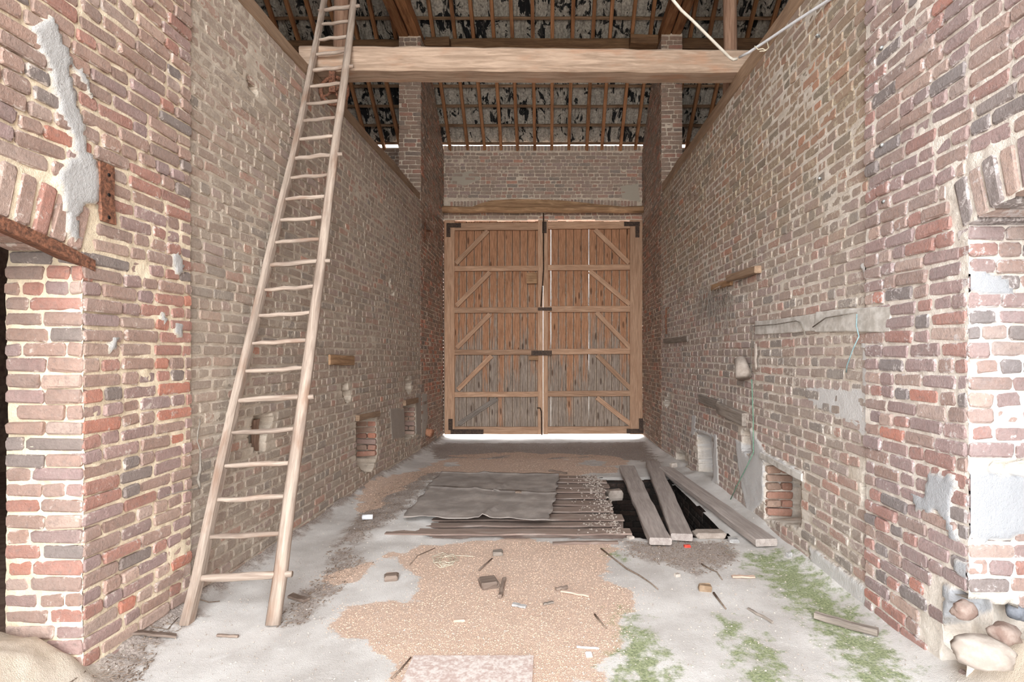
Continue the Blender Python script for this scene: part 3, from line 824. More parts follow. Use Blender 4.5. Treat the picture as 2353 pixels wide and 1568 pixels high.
for nm, o, sd, n, a, b in (('wall_pit_far', (0, PY1 + .05, -1.5), (1, 0, 0), (0, -1, 0), PX0 - .1, PX1 + .08), ('wall_pit_right', (PX1 + .05, 0, -1.5), (0, -1, 0), (-1, 0, 0), -PY1 - .05, -PY0 + .05),
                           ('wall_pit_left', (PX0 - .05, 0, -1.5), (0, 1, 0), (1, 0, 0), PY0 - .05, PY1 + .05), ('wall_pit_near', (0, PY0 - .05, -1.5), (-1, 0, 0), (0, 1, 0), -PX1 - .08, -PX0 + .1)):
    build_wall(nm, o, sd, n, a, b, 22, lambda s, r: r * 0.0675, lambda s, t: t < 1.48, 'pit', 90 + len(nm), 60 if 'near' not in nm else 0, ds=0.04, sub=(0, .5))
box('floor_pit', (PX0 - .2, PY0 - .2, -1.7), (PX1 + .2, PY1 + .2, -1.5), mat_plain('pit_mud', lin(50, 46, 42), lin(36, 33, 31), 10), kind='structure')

# ---- roof: slope seen from below, battens, rafters, pantiles
TH = math.atan(0.90)
def slope(X, t, off=0.0):
    """point t metres up the back slope from the eave, off below it"""
    return Vector((X, YB - t * math.cos(TH) - off * math.sin(TH), 5.55 + t * math.sin(TH) - off * math.cos(TH)))
M_tile = NT('old_pantile_underside')
def _tile():
    m = M_tile; p = m.pos(); r = m.rnd()['Random']
    n = m.noise(m.map(p, (1.5, .8, .8)), 5, 5, 0.65, 1.0); n2 = m.noise(p, 30, 4, 0.7); st = m.noise(m.map(p, (14, 1.5, 1.5)), 2, 4)
    col = m.mix(m.step(n2, 0.3, 0.7), lin(134, 128, 120), lin(190, 182, 170))
    col = m.mix(m.step(m.math('ADD', n, m.math('MULTIPLY', m.math('SUBTRACT', r, 0.5), 0.14)), 0.535, 0.575), col, lin(26, 26, 28))
    col = m.mix(m.math('MULTIPLY', m.step(st, 0.5, 0.7), 0.5), col, lin(84, 80, 76))
    m.bump(n2, 0.5, 0.01); return m.out(col, 0.8)
_tile()
M_raft = mat_wood('rafter_pine', lin(136, 94, 64), lin(178, 128, 92), lin(112, 76, 54))
M_batt = mat_wood('batten_wood', lin(112, 88, 68), lin(150, 122, 98), lin(90, 66, 48))
M_lightstop = mat_plain('light_stop_slab', lin(40, 38, 36), lin(60, 56, 52), 10)
RL = 7.9
def roof_slab():  # unseen slab added above the tiles to keep light from leaking in
    a, b = slope(-7.3, 0.03, -0.16), slope(7.3, RL, -0.16); a2, b2 = slope(-7.3, 0.03, -0.22), slope(7.3, RL, -0.22)
    V = [(-7.3, a.y, a.z), (7.3, a.y, a.z), (7.3, b.y, b.z), (-7.3, b.y, b.z), (-7.3, a2.y, a2.z), (7.3, a2.y, a2.z), (7.3, b2.y, b2.z), (-7.3, b2.y, b2.z)]
    k = b.y; fe = 5.565 + (k - (-0.9)) * 0; V += [(x, 2 * k - y, z) for (x, y, z) in V]
    for i in (8, 9, 12, 13):
        x, y, z = V[i]; V[i] = (x, y + 0.1, z + 0.1 * .9)
    Fs = [(0, 1, 2, 3), (7, 6, 5, 4), (0, 4, 5, 1), (1, 5, 6, 2), (3, 7, 4, 0)]
    Fs += [tuple(8 + i for i in f) for f in Fs]
    return py_mesh('ceiling', V, Fs)
ceiling = link('ceiling', roof_slab(), M_lightstop, kind='structure')
GA, TW = 0.345, 0.205
def tile_mesh(seed):
    rng = random.Random(seed); V = []; n = 6
    for (off) in (0.0, 0.014):
        for yy in (0.0, 0.385):
            for i in range(n + 1):
                x = -0.115 + 0.23 * i / n
                z = 0.020 * math.sin(2 * math.pi * i / n + 0.6) + off + (0.018 if yy > 0 else 0) + rng.uniform(-.002, .002)
                V.append((x, yy, z))
    N = n + 1; Fs = []
    for i in range(n):
        Fs.append((i, N + i, N + i + 1, i + 1)); Fs.append((2*N + i, 2*N + i + 1, 3*N + i + 1, 3*N + i))
        Fs.append((i, i + 1, 2*N + i + 1, 2*N + i)); Fs.append((N + i, 3*N + i, 3*N + i + 1, N + i + 1))
    Fs.append((0, 2*N, 3*N, N)); Fs.append((n, N + n, 3*N + n, 2*N + n))
    me = py_mesh('roof_tile', V, Fs, False); me.materials.append(M_tile.m); return me
TM = [tile_mesh(i) for i in range(8)]
def roof_tiles():
    rng = random.Random(3); spots = []
    for j in range(0, 13):
        for i in range(-24, 24):
            p = slope(i * TW + rng.uniform(-.006, .006) + 0.02, j * GA + rng.uniform(-.008, .008), -0.045)
            u = CX + F * p.x / p.y; v = CV - F * (p.z - CZ) / p.y
            if v < -260: continue
            spots.append((abs(u - 1240) + (0 if -60 < v < 345 else 2000), p, rng.randrange(8), rng.gauss(0, .012)))
    spots.sort(key=lambda q: q[0])
    R0 = Matrix(((1, 0, 0), (0, -math.cos(TH), math.sin(TH)), (0, math.sin(TH), math.cos(TH)))).to_4x4()
    R0 = Matrix((Vector((1, 0, 0)), Vector((0, -math.cos(TH), math.sin(TH))), Vector((1, 0, 0)).cross(Vector((0, -math.cos(TH), math.sin(TH)))))).transposed().to_4x4()
    R0 = R0 @ Matrix.Diagonal((1, 1, -1, 1))
    VV, FF, off = [], [], 0
    for n, (_, p, k, rot) in enumerate(spots):
        mw = Matrix.Translation(p) @ R0 @ Matrix.Rotation(rot, 4, 'Z')
        if n < 300:
            link('roof_tile', TM[k], None, ceiling, mw)
        else:
            for vt in TM[k].vertices: VV.append(mw @ vt.co)
            FF += [tuple(off + i for i in f.vertices) for f in TM[k].polygons]; off += len(TM[k].vertices)
    link('roof_tiling', py_mesh('roof_tiling', VV, FF), M_tile.m, ceiling, kind='stuff')
roof_tiles()
for j in range(0, 14):
    a, b = slope(-5.2, j * GA + .02, 0.0), slope(5.2, j * GA + .02, 0.0)
    beam('batten', a, b, 0.045, 0.028, M_batt, ceiling, up=(0, math.sin(TH), math.cos(TH)), seg=14, rough=0.004, bev=0.003, seed=j)
_r = random.Random(8)
for i in range(-14, 14):
    x = i * 0.322 + 0.055 + _r.uniform(-.02, .02)
    if abs(x) > 4.6: continue
    beam('rafter', slope(x, -0.12, 0.050), slope(x + _r.uniform(-.03, .03), RL - .3, 0.050), 0.058, 0.075, M_raft, ceiling, up=(0, math.sin(TH), math.cos(TH)), seg=10, rough=0.004, bev=0.006, seed=50 + i)

# ================================================================== TIMBER, DOORS, LADDER
M_frame = mat_wood('door_frame_pine', lin(168, 132, 106), lin(204, 168, 140), lin(184, 146, 118))
M_board = NT('weathered_door_board')
def _board():
    m = M_board; o = m.objc(); p = m.pos(); r = m.rnd()['Random']
    off = m.n.new('ShaderNodeCombineXYZ'); m.l.new(m.math('MULTIPLY', r, 41.0), off.inputs[0]); m.l.new(m.math('MULTIPLY', r, 13.0), off.inputs[1])
    g = m.noise(m.map(o, (2, 30, 30), off.outputs[0]), 2.0, 6, 0.7, 0.5)
    st = m.noise(m.map(o, (1.1, 14, 14), off.outputs[0]), 1.6, 4, 0.6, 0.8)
    z = m.sep(p)[2]
    grey = m.math('ADD', m.step(z, 3.4, 0.1), m.math('MULTIPLY', m.math('SUBTRACT', st, 0.5), 1.5))
    grey = m.step(m.math('ADD', grey, m.math('MULTIPLY', m.math('SUBTRACT', r, 0.5), 0.5)), 0.40, 0.80)
    warm = m.mix(m.step(g, 0.3, 0.7), lin(150, 108, 80), lin(202, 152, 118))
    cold = m.mix(m.step(g, 0.3, 0.7), lin(124, 110, 98), lin(180, 164, 150))
    col = m.mix(grey, warm, cold)
    y = m.math('ABSOLUTE', m.sep(o)[1])
    ed = m.step(m.math('ADD', y, m.math('MULTIPLY', m.math('SUBTRACT', m.noise(m.map(o, (4, 1, 1), off.outputs[0]), 1.4, 5, 0.7), 0.5), 0.085)), 0.050, 0.066)
    col = m.mix(m.math('MULTIPLY', m.math('MULTIPLY', ed, m.step(z, 4.1, 2.9)), 0.85), col, lin(186, 168, 150))
    col = m.mix(m.math('MULTIPLY', m.step(y, 0.0655, 0.0695), 0.8), col, lin(70, 52, 40))
    k = m.voro(m.map(o, (2.2, 9, 9), off.outputs[0]), 1.0)['Distance']
    col = m.mix(m.math('MULTIPLY', m.step(k, 0.20, 0.10), 0.7), col, lin(70, 46, 32))
    m.bump(m.math('ADD', g, st), 0.6, 0.008); m.out(col, 0.85)
_board()
M_iron = mat_plain('dark_wrought_iron', lin(58, 48, 44), lin(92, 74, 62), 40, 0.6, 0.4)
M_rust = mat_plain('rusty_iron', lin(92, 66, 54), lin(146, 100, 78), 60, 0.85, 0.1, 0.8)
M_beam = mat_wood('bleached_oak_beam', lin(144, 122, 104), lin(186, 162, 142), lin(168, 132, 108), 0.8, lin(176, 158, 140), 0.5)
M_plate = mat_wood('oak_wall_plate', lin(136, 112, 92), lin(168, 142, 118), lin(146, 120, 98), 0.8)
M_ladd = mat_wood('bleached_ladder_wood', lin(138, 122, 110), lin(182, 166, 152), lin(140, 112, 94), 1.0)
M_grey = mat_wood('weathered_grey_wood', lin(118, 108, 100), lin(160, 150, 140), None, 0.8)
M_lint = mat_wood('worn_lintel_wood', lin(140, 108, 80), lin(186, 150, 116), lin(206, 168, 132), 0.8)
M_dark = mat_wood('dark_roof_timber', lin(96, 72, 54), lin(140, 108, 80), lin(110, 82, 60), 0.8)

def at(u, v, Y): return P(u, v, Y)
YD = 9.93
def make_door(name, x0, x1, mirror):
    """one leaf of the big plank door: boards behind, stiles, rails and braces in front, iron fittings"""
    rng = random.Random(3 if mirror else 4)
    d = empty(name, (x0 if not mirror else x1, YD, -0.03), kind='structure')
    zt, zb = at(0, 507, YD).z, at(0, 998, YD).z
    nb = 13; w = (x1 - x0) / nb
    slits = (0, 5, 10) if mirror else (99,)
    for i in range(nb):
        xa, xb = x0 + i * w, x0 + (i + 1) * w
        g = 0.0010 if i in slits else -0.002
        ga = 0.0010 if (i - 1) in slits else -0.002
        c = ((xa + ga / 2) + (xb - g / 2)) / 2
        yy = YD + 0.056 + (0.003 if i % 2 else 0)
        beam('board', (c, yy, zb + rng.uniform(0, .02)), (c, yy, zt - rng.uniform(0, .01)), (xb - g / 2) - (xa + ga / 2), 0.032, M_board.m, d, up=(0, -1, 0), seg=8, rough=0.0008, bev=0.0095, seed=i + (50 if mirror else 0))
    lst = ((1022, 1045) if not mirror else (1447, 1476))
    mst = ((1236, 1247.6) if not mirror else (1248.05, 1259))
    for (a, b) in (lst, mst):
        c = at((a + b) / 2, 0, YD).x; ww = (b - a) / F * YD
        beam('stile', (c, YD, zb), (c, YD, zt), ww, 0.06, M_frame, d, up=(0, -1, 0), seg=6, rough=0.002, bev=0.006, seed=a)
    rails = ((513, 530), (612, 624), (707, 720), (804, 816), (901, 913), (981, 998)) if not mirror else ((511, 527), (609, 622), (704, 718), (802, 815), (899, 912), (981, 998))
    xa, xb = (at(1044, 0, YD).x, at(1237, 0, YD).x) if not mirror else (at(1258, 0, YD).x, at(1448, 0, YD).x)
    for (a, b) in rails:
        za, z_b = at(0, a, YD).z, at(0, b, YD).z
        beam('rail', (xa - .01, YD + .004, (za + z_b) / 2), (xb + .01, YD + .004, (za + z_b) / 2 + rng.uniform(0, .012)), za - z_b, 0.05, M_frame, d, up=(0, -1, 0), seg=6, rough=0.003, bev=0.006, seed=a)
    br = (((1048, 606), (1121, 531)), ((1049, 703), (1126, 626)), ((1050, 800), (1126, 722)), ((1052, 896), (1130, 818)), ((1054, 975), (1142, 916))) if not mirror else \
         (((1445, 605), (1367, 528)), ((1447, 700), (1355, 623)), ((1448, 800), (1370, 718)), ((1450, 895), (1372, 816)), ((1450, 976), (1371, 914)))
    for i, (p, q) in enumerate(br):
        o = beam('brace', at(*p, YD + .008), at(*q, YD + .008), 0.088, 0.045, M_grey if (i == 4 and not mirror) else M_frame, d, up=(0, -1, 0), seg=5, rough=0.002, bev=0.005, seed=i)
        if i == 4 and not mirror: o['label'] = 'grey weathered brace'
    def strap(nm, u0, v0, u1, v1, dep=0.012, m=M_iron, yy=-0.036):
        a, b = at(u0, v0, YD + yy), at(u1, v1, YD + yy)
        return box(nm, (min(a.x, b.x), YD + yy - dep, min(a.z, b.z)), (max(a.x, b.x), YD + yy, max(a.z, b.z)), m, d)
    if not mirror:
        strap('corner_strap', 1026, 513, 1059, 523); strap('corner_strap', 1026, 523, 1035, 545)
        strap('hinge_strap', 1036, 987, 1111, 998, 0.03); strap('hinge_strap', 1031, 963, 1040, 988, 0.03)
        strap('latch_plate', 1210, 627, 1234, 652, 0.02, M_lint); strap('latch_plate', 1216, 818, 1237, 828, 0.02, M_lint)
        strap('bolt', 1221, 806, 1268, 817, 0.03, M_iron, -0.04); strap('bolt', 1236, 707, 1268, 714, 0.02, M_iron, -0.04)
        pts = [at(1234, 938, YD - .05), at(1241, 938, YD - .05), at(1244, 946, YD - .05), at(1245, 1000, YD - .05)]
        tube('floor_bolt', pts, 0.012, M_iron, d)
    else:
        strap('corner_strap', 1434, 510, 1470, 520); strap('corner_strap', 1460, 520, 1469, 546)
        strap('hinge_strap', 1440, 986, 1478, 996, 0.03); strap('hinge_strap', 1468, 962, 1477, 986, 0.03)
        strap('bolt_plate', 1246, 510, 1256, 536, 0.02)
        tube('top_bolt', [at(1249, 490, YD - .05), at(1249, 620, YD - .05), at(1243, 705, YD - .05)], 0.012, M_iron, d)
    return d
XM = at(1248, 0, YD).x
make_door('door_1', -2.016, XM - 0.004, False)
make_door('door_2', XM + 0.001, 1.775, True)

# lintel over the doors: a hewn timber on a round log
tube('trim_1', [at(1014 + 466 * i / 8, 482 + (1 if i % 2 else -1), 9.86) for i in range(9)], [0.066, .062, .06, .06, .058, .058, .06, .06, .066], M_lint, None, 10, 0.05, 3, kind='structure')
def prism(name, pts, y0, y1, mat, parent=None, **props):
    """outline in X,Z extruded along Y, origin at its first corner"""
    o0 = Vector((pts[0][0], y0, pts[0][1])); n = len(pts)
    V = [Vector((x, y0, z)) - o0 for x, z in pts] + [Vector((x, y1, z)) - o0 for x, z in pts]
    Fs = [tuple(range(n)), tuple(reversed(range(n, 2 * n)))] + [(i, n + i, n + (i+1) % n, (i+1) % n) for i in range(n)]
    me = py_mesh(name, V, [tuple(reversed(f)) for f in Fs])
    return link(name, me, mat, parent, Matrix.Translation(o0), **props)
prism('trim_2', [(at(u, v, 9.9).x, at(u, v, 9.9).z) for u, v in ((1085, 477), (1105, 469), (1130, 462), (1180, 459), (1240, 460), (1290, 462), (1330, 466), (1372, 471), (1440, 477))], 9.86, 10.02, M_lint, kind='structure')

# wall plates
beam('trim_3', (XL - 0.10, 2.0, 3.73 + .065 - .034), (XL - 0.10, 8.35, 3.73 + .065 + .037 * 5.43), 0.20, 0.13, M_plate, seg=16, rough=0.010, bev=0.02, seed=4, kind='structure')
beam('trim_4', (XR + 0.11, 2.0, 3.905 + .085 - .027), (XR + 0.11, 8.45, 3.905 + .085 + .03 * 5.53), 0.22, 0.17, M_plate, seg=16, rough=0.012, bev=0.025, seed=5, kind='structure')

# tie beam across the passage
beam('tie_beam', (-2.16, 4.60, 4.015), (1.92, 5.03, 4.235), 0.23, 0.215, M_beam, seg=26, rough=0.0045, bev=0.022, seed=9,
     label='thick bleached timber beam spanning the passage between both walls', category='beam')
# posts on the plates
def log(name, p, q, r0, r1, mat, seed, **props):
    n = 9; rng = random.Random(seed); p, q = Vector(p), Vector(q)
    pts = [p.lerp(q, i / (n - 1)) + Vector((rng.uniform(-.012, .012), rng.uniform(-.012, .012), 0)) for i in range(n)]
    return tube(name, pts, [r0 + (r1 - r0) * i / (n - 1) for i in range(n)], mat, None, 10, 0.06, seed, **props)
M_post = mat_wood('barked_post', lin(128, 98, 80), lin(168, 136, 114), lin(150, 114, 94), ax=2)
log('roof_post', (-2.10, 5.25, 3.93), (-2.06, 5.30, 8.9), 0.075, 0.065, M_post, 3, label='round timber post behind the ladder top, standing on the left wall plate', category='post')
log('roof_post', (1.885, 5.45, 4.12), (1.93, 5.5, 8.9), 0.070, 0.062, M_post, 4, label='round timber post rising above the right end of the tie beam', category='post')
# beams on the tall piers and the purlin under the rafters
for side, x in (('left', -2.21), ('right', 1.93)):
    for k, dx in enumerate((-0.085, 0.085)):
        zz = 6.62 if side == 'left' else 6.70
        beam('pier_beam', (x + dx, 8.75, zz - .03), (x + dx * 1.1, 1.0, zz + .06), 0.15, 0.19, M_raft, seg=10, rough=0.008, bev=0.012, seed=20 + k,
             label='brown timber on the %s brick pier, %s of its pair' % (side, ('outer' if (dx < 0) == (side == 'left') else 'inner')), category='beam', group='paired timbers on the brick piers')
beam('purlin', (-5.6, 8.64, 6.56), (5.6, 8.64, 6.62), 0.17, 0.17, M_dark, seg=16, rough=0.012, bev=0.015, seed=31, sag=-0.02, label='long dark purlin under the rafters behind the tie beam', category='beam')
beam('timber_block', (1.30, 8.43, 6.565), (1.74, 8.43, 6.56), 0.17, 0.14, M_dark, seg=5, rough=0.006, seed=32, label='short timber block under the purlin beside the right brick pier', category='block')
beam('timber_block', (-1.98, 8.43, 6.52), (-1.60, 8.43, 6.52), 0.17, 0.14, M_dark, seg=5, rough=0.006, seed=33, label='short timber block under the purlin beside the left brick pier', category='block')

# ---- ladder
KL, Y0L = 2.36, 2.75
def LD(u, v):
    q = (CV - v) / F; Y = (KL * Y0L + CZ) / (KL - q); return P(u, v, Y)
lad = empty('ladder', (-1.68, 2.76, 0.0), label='tall wooden ladder tapering upward, leaning on the tie beam by the left wall', category='ladder')
lpts = [(428, 1438), (455, 1330), (492, 1150), (537, 940), (590, 720), (618, 596), (645, 480), (672, 370), (694, 270), (717, 150), (735, 55), (747, -10), (770, -140)]
rpts = [(627, 1436), (646, 1310), (665, 1150), (692, 955), (718, 760), (737, 612), (756, 450), (770, 340), (783, 245), (797, 140), (807, 60), (813, -10), (828, -140)]
def rail_mesh(pts, w, h, flat):
    V = []; n = len(pts); k = 8
    for i, p in enumerate(pts):
        t = (pts[min(i+1, n-1)] - pts[max(i-1, 0)]).normalized()
        y = Vector((1, 0, 0)); z = t.cross(y).normalized() * -1
        sc_ = 1.08 - 0.28 * i / n
        for j in range(k):
            a = 2 * math.pi * (j + .5) / k
            cx, cz = math.cos(a), math.sin(a)
            if flat: cx, cz = max(-.8, min(.8, cx * 1.3)), max(-.85, min(.85, cz * 1.3))
            V.append(p + (y * cx * w / 2 + z * cz * h / 2) * sc_)
    Fs = [(i*k+j, i*k+(j+1) % k, (i+1)*k+(j+1) % k, (i+1)*k+j) for i in range(n-1) for j in range(k)]
    return V, Fs + [tuple(reversed(range(k))), tuple(range((n-1)*k, n*k))]
def dense(pts):
    out = []
    for i in range(len(pts) - 1):
        out += [Vector(pts[i]).lerp(Vector(pts[i+1]), t) for t in (0, .34, .67)]
    return out + [Vector(pts[-1])]
for pts, w, h, flat in ((lpts, 0.058, 0.084, True), (rpts, 0.070, 0.066, False)):
    q = dense([LD(u, v) for u, v in pts]); q[0].z = 0.006
    m = frame(q[0], q[-1], (0, 1, 0)); mi = m.inverted()
    V, Fs = rail_mesh(q, w, h, flat)
    V = [mi @ v for v in V]
    link('side_rail', py_mesh('side_rail', V, Fs, not flat), M_ladd, lad, m)
rung_v = [1325, 1230, 1145, 1067, 990, 917, 849, 785, 722, 662, 605, 553, 502, 454, 405, 360, 316, 274, 235, 195, 158, 121, 87, 52, 19, -14, -47]
def interp(pts, v):
    for (u0, v0), (u1, v1) in zip(pts, pts[1:]):
        if v1 <= v <= v0: return u0 + (u1 - u0) * (v0 - v) / (v0 - v1)
    return pts[-1][0]
for i, v in enumerate(rung_v):
    a, b = LD(interp(lpts, v + 5), v + 5), LD(interp(rpts, v - 4), v - 4)
    long_ = v in (1325, 917, 605, 360, 158, 19)
    rng = random.Random(i)
    d = (b - a).normalized(); a2 = a - d * (0.035 if long_ else 0.01); b2 = b + d * (0.062 if long_ else 0.012)
    m = frame(a2, b2); L = (b2 - a2).length
    r = (0.022 if i == 0 else 0.0185 if long_ else 0.0155) * (1.0 - 0.004 * i)
    pts = [(L * t, 0, 0.006 * math.sin(t * 3) * rng.uniform(-1, 1)) for t in (0, .12, .22, .4, .6, .78, .9, 1)]
    me = tube_mesh(pts, [r * .8, r * .82, r * .98, r * 1.05, r * 1.05, r * 1.0, r * .85, r * .8], 8, True, 0.05, i)
    link('rung', me, M_ladd, lad, m)

# ---- pulley wheel hung under the beam
pc = P(768, 209, 4.56)
pul = empty('pulley_wheel', pc, label='rusty spoked pulley wheel hanging under the left end of the tie beam', category='pulley')
R_ = 0.118
ring = [pc + Vector((R_ * math.cos(a), 0, R_ * math.sin(a))) for a in [2 * math.pi * i / 24 for i in range(25)]]
tube('rim', ring, 0.018, M_rust, pul, 6)
for k in range(4):
    a = math.radians(25 + 90 * k)
    tube('spoke', [pc, pc + Vector((R_ * .55 * math.cos(a + .12), 0, R_ * .55 * math.sin(a + .12))), pc + Vector((R_ * math.cos(a), 0, R_ * math.sin(a)))], [0.018, 0.011, 0.011], M_rust, pul, 6)
box('hanger', (pc.x - .028, pc.y - .045, pc.z - .03), (pc.x + .024, pc.y - .030, pc.z + .16), M_rust, pul)
tube('axle', [pc + Vector((0, -.06, 0)), pc + Vector((0, .05, 0))], 0.014, M_rust, pul, 8)

# ---- cable, conduit and string at the right end of the beam
M_white = mat_plain('white_plastic', lin(214, 216, 220), lin(228, 230, 234), 20, 0.5)
M_cream = mat_plain('cream_cable', lin(206, 198, 184), lin(226, 220, 208), 20, 0.6)
M_string = mat_plain('pale_string', lin(200, 190, 168), lin(222, 214, 196), 80, 0.9)
tube('cable', [Vector((1.05, 3.4, 7.2)), P(1535, -14, 3.88), P(1548, 2, 3.9), P(1566, 24, 3.95), P(1590, 46, 4.0), P(1614, 70, 4.06), P(1640, 96, 4.12), P(1662, 118, 4.18), P(1676, 132, 4.22), P(1684, 137, 4.24), P(1694, 135, 4.24)], 0.0115, M_cream, None, 8, 0.05, 1,
     label='wavy cream cable dropping from the roof to the beam end', category='cable')
tube('conduit', [P(1699, 132, 4.19), P(1720, 121, 4.10), P(1760, 95, 3.92), P(1830, 48, 3.61), P(1905, 0, 3.30), P(2060, -100, 2.78)], 0.0105, M_white, None, 8,
     label='straight white conduit running up along the right wall from the beam end', category='pipe')
tube('string', [P(1734, 106, 4.0), P(1742, 114, 3.99), P(1752, 112, 3.98), P(1761, 116, 3.98), P(1767, 108, 3.97), P(1763, 96, 3.95), P(1768, 90, 3.93), P(1762, 92, 3.93), P(1766, 110, 3.97), P(1758, 117, 3.98), P(1745, 118, 3.99)], 0.004, M_string, None, 5, 0.1, 2,
     label='frayed white string knotted round the white conduit', category='string')

# ================================================================== WALL FITTINGS
M_cem = mat_plain('pale_concrete', lin(176, 170, 162), lin(210, 206, 200), 14, 0.95, 0, 0.5)
M_clay = mat_plain('terracotta', lin(166, 112, 86), lin(190, 144, 116), 20, 0.9)
M_pot = mat_plain('chalky_earthenware', lin(150, 138, 128), lin(172, 160, 150), 16, 0.9)
M_wire = mat_plain('old_wire', lin(112, 104, 96), lin(140, 132, 122), 30, 0.7)
M_blue = mat_plain('faded_blue_twine', lin(124, 150, 154), lin(150, 172, 174), 60, 0.9)
M_green = mat_plain('faded_green_twine', lin(96, 132, 112), lin(130, 160, 140), 60, 0.9)
M_slate = mat_plain('slate', lin(110, 114, 122), lin(150, 154, 162), 12, 0.8)
M_oldbrown = mat_wood('stub_wood', lin(110, 86, 72), lin(150, 122, 104))
M_zinc = mat_plain('dull_zinc', lin(150, 152, 152), lin(190, 192, 192), 40, 0.5, 0.3)
def LWp(u, v, d=0.0):
    Y, z = LW(u, v); return Vector((XL + d, Y, z))
def RWp(u, v, d=0.0):
    Y, z = RW(u, v); return Vector((XR - d, Y, z))
def on_wall(name, pa, pb, h, thick, mat, parent=None, seed=0, seg=4, rough=.003, **props):
    return beam(name, pa, pb, thick, h, mat, parent, up=(0, 0, 1), seg=seg, rough=rough, bev=0.006, seed=seed, **props)

# left wall
pl = empty('iron_plate', LWp(234, 512, 0.02), label='rusty iron plate with three holes fixed on the left front brickwork', category='plate')
yc, za = LW(234, 378); zb = LW(234, 512)[1]
def holed_plate():
    w = 0.075; V = []; Fs = []; zs = np.linspace(zb, za, 7); rng = random.Random(2)
    for x in (0.0, 0.012):
        for z in zs:
            for y in (-w/2, w/2): V.append((XL + 0.020 + x, yc + y + rng.uniform(-.004, .004) + (z - zb) * -0.03, z))
    n = 14
    for i in range(6):
        a = i * 2; Fs += [(n + a, n + a + 1, n + a + 3, n + a + 2), (a + 1, a, a + 2, a + 3), (a, n + a, n + a + 2, a + 2), (n + a + 1, a + 1, a + 3, n + a + 3)]
    Fs += [(0, 1, n + 1, n), (12, n + 12, n + 13, 13)]
    return py_mesh('plate', V, Fs)
link('plate', holed_plate(), M_rust, pl)
M_black = mat_plain('painted_hole_shade', lin(24, 20, 18), lin(34, 28, 26), 30)  # dark discs paint the shade of bolt holes on a solid plate
for vv in (402, 448, 500):
    q = LWp(234, vv, 0.0325); tube('bolt_hole_shade', [q, q + Vector((0.0006, 0, 0))], 0.0085, M_black, pl, 8)
on_wall('wooden_plaque', LWp(752, 827, 0.018), LWp(808, 829, 0.018), 0.095, 0.022, M_lint, seed=3, label='small cracked wooden plaque nailed on the left wall beside the ladder', category='plaque')
on_wall('lintel', LWp(817, 961, 0.0), LWp(866, 951, 0.0), 0.06, 0.08, M_plate, wall_left, seed=4)
on_wall('lintel', LWp(926, 927, 0.0), LWp(956, 920, 0.0), 0.075, 0.08, M_plate, wall_left, seed=5)
def niche_bricks(wall, x0, x1, Y, z0, z1, sty, seed, into):
    """the far cheek of a niche: courses that face the gate"""
    rng = random.Random(seed); z = z0 + .03; k = 0
    while z < z1:
        x = x0
        L = (x1 - x0)
        for (a, b) in (((0, .55), (.58, 1.0)) if k % 2 else ((0, 1.0),)):
            w = (b - a) * L - .004
            kind = 'h' if w < .14 else 's'; L0 = LH if kind == 'h' else LS
            col = pick(STY['pier']['pal'], rng, {3: 4, 0: 4})
            o = link('brick', proto_with(kind, rng.randrange(10), STY['tall']['single']), None, wall,
                     plane_matrix((0, Y, 0), (1, 0, 0), (0, -1, 0), x0 + (a + b) / 2 * L, z, 0.012, rng.gauss(0, .02), w / L0, 1.0))
            o.color = col
        z += 0.07; k += 1
yN, zN = LW(864, 1045); niche_bricks(wall_left, XL - 0.23, XL - .005, yN, zN - .02, LW(864, 962)[1] - .03, 'left', 1, 0)
yN, zN = LW(953, 998); niche_bricks(wall_left, XL - 0.21, XL - .005, yN, zN - .01, LW(953, 928)[1] - .04, 'left', 2, 0)
pw = LW(600, 965); p2 = LW(603, 1038)
beam('wooden_stub', (XL - 0.06, pw[0] + .01, pw[1]), (XL - 0.045, p2[0], p2[1] + .005), 0.075, 0.05, M_oldbrown, seg=4, rough=.006, seed=6, taper=.55, up=(1, 0, 0), label='broken wooden wedge stuck in the hole of the left wall behind the ladder', category='wood')
q = LW(979, 994); tube('clay_pipe', [(XL - .1, q[0] + .02, q[1] + .02), (XL + .03, q[0], q[1]), (XL + 0.10, q[0] - .03, q[1] - .01)], [0.062, 0.062, 0.066], M_clay, None, 14, label='short clay pipe stub sticking out low on the left brick pier', category='pipe')
hook = empty('wall_hook', LWp(975, 545, 0.02), label='rusty iron pintle on the left brick pier beside the door top', category='hook')
tube('pin', [LWp(974, 512, 0.02), LWp(974, 552, 0.02)], 0.018, M_rust, hook, 6)
tube('arm', [LWp(974, 530, 0.0), LWp(974, 530, 0.02), LWp(981, 531, 0.05)], 0.015, M_rust, hook, 6)
# iron flat under the left arch
ys = np.linspace(YJ0, 2.30, 14); zz = [float(intr(y, ATL)) for y in ys]
V = []; Fs = []
for y, z in zip(ys, zz):
    z2 = z - 0.004 - 0.02 * max(0, y - 2.2)
    for (x, dz) in ((XL + 0.022, 0.004), (XL + 0.022, -0.045), (XL + 0.008, -0.045), (XL - 0.10, -0.012), (XL - 0.10, 0.0), (XL, 0.004)): V.append((x, y, z2 + dz))
for i in range(13):
    for j in range(6): Fs.append((i*6+j, i*6+(j+1) % 6, (i+1)*6+(j+1) % 6, (i+1)*6+j))
Fs += [tuple(range(6)), tuple(reversed(range(78, 84)))]
link('lintel_iron', py_mesh('lintel_iron', V, Fs), M_rust, wall_left_front)
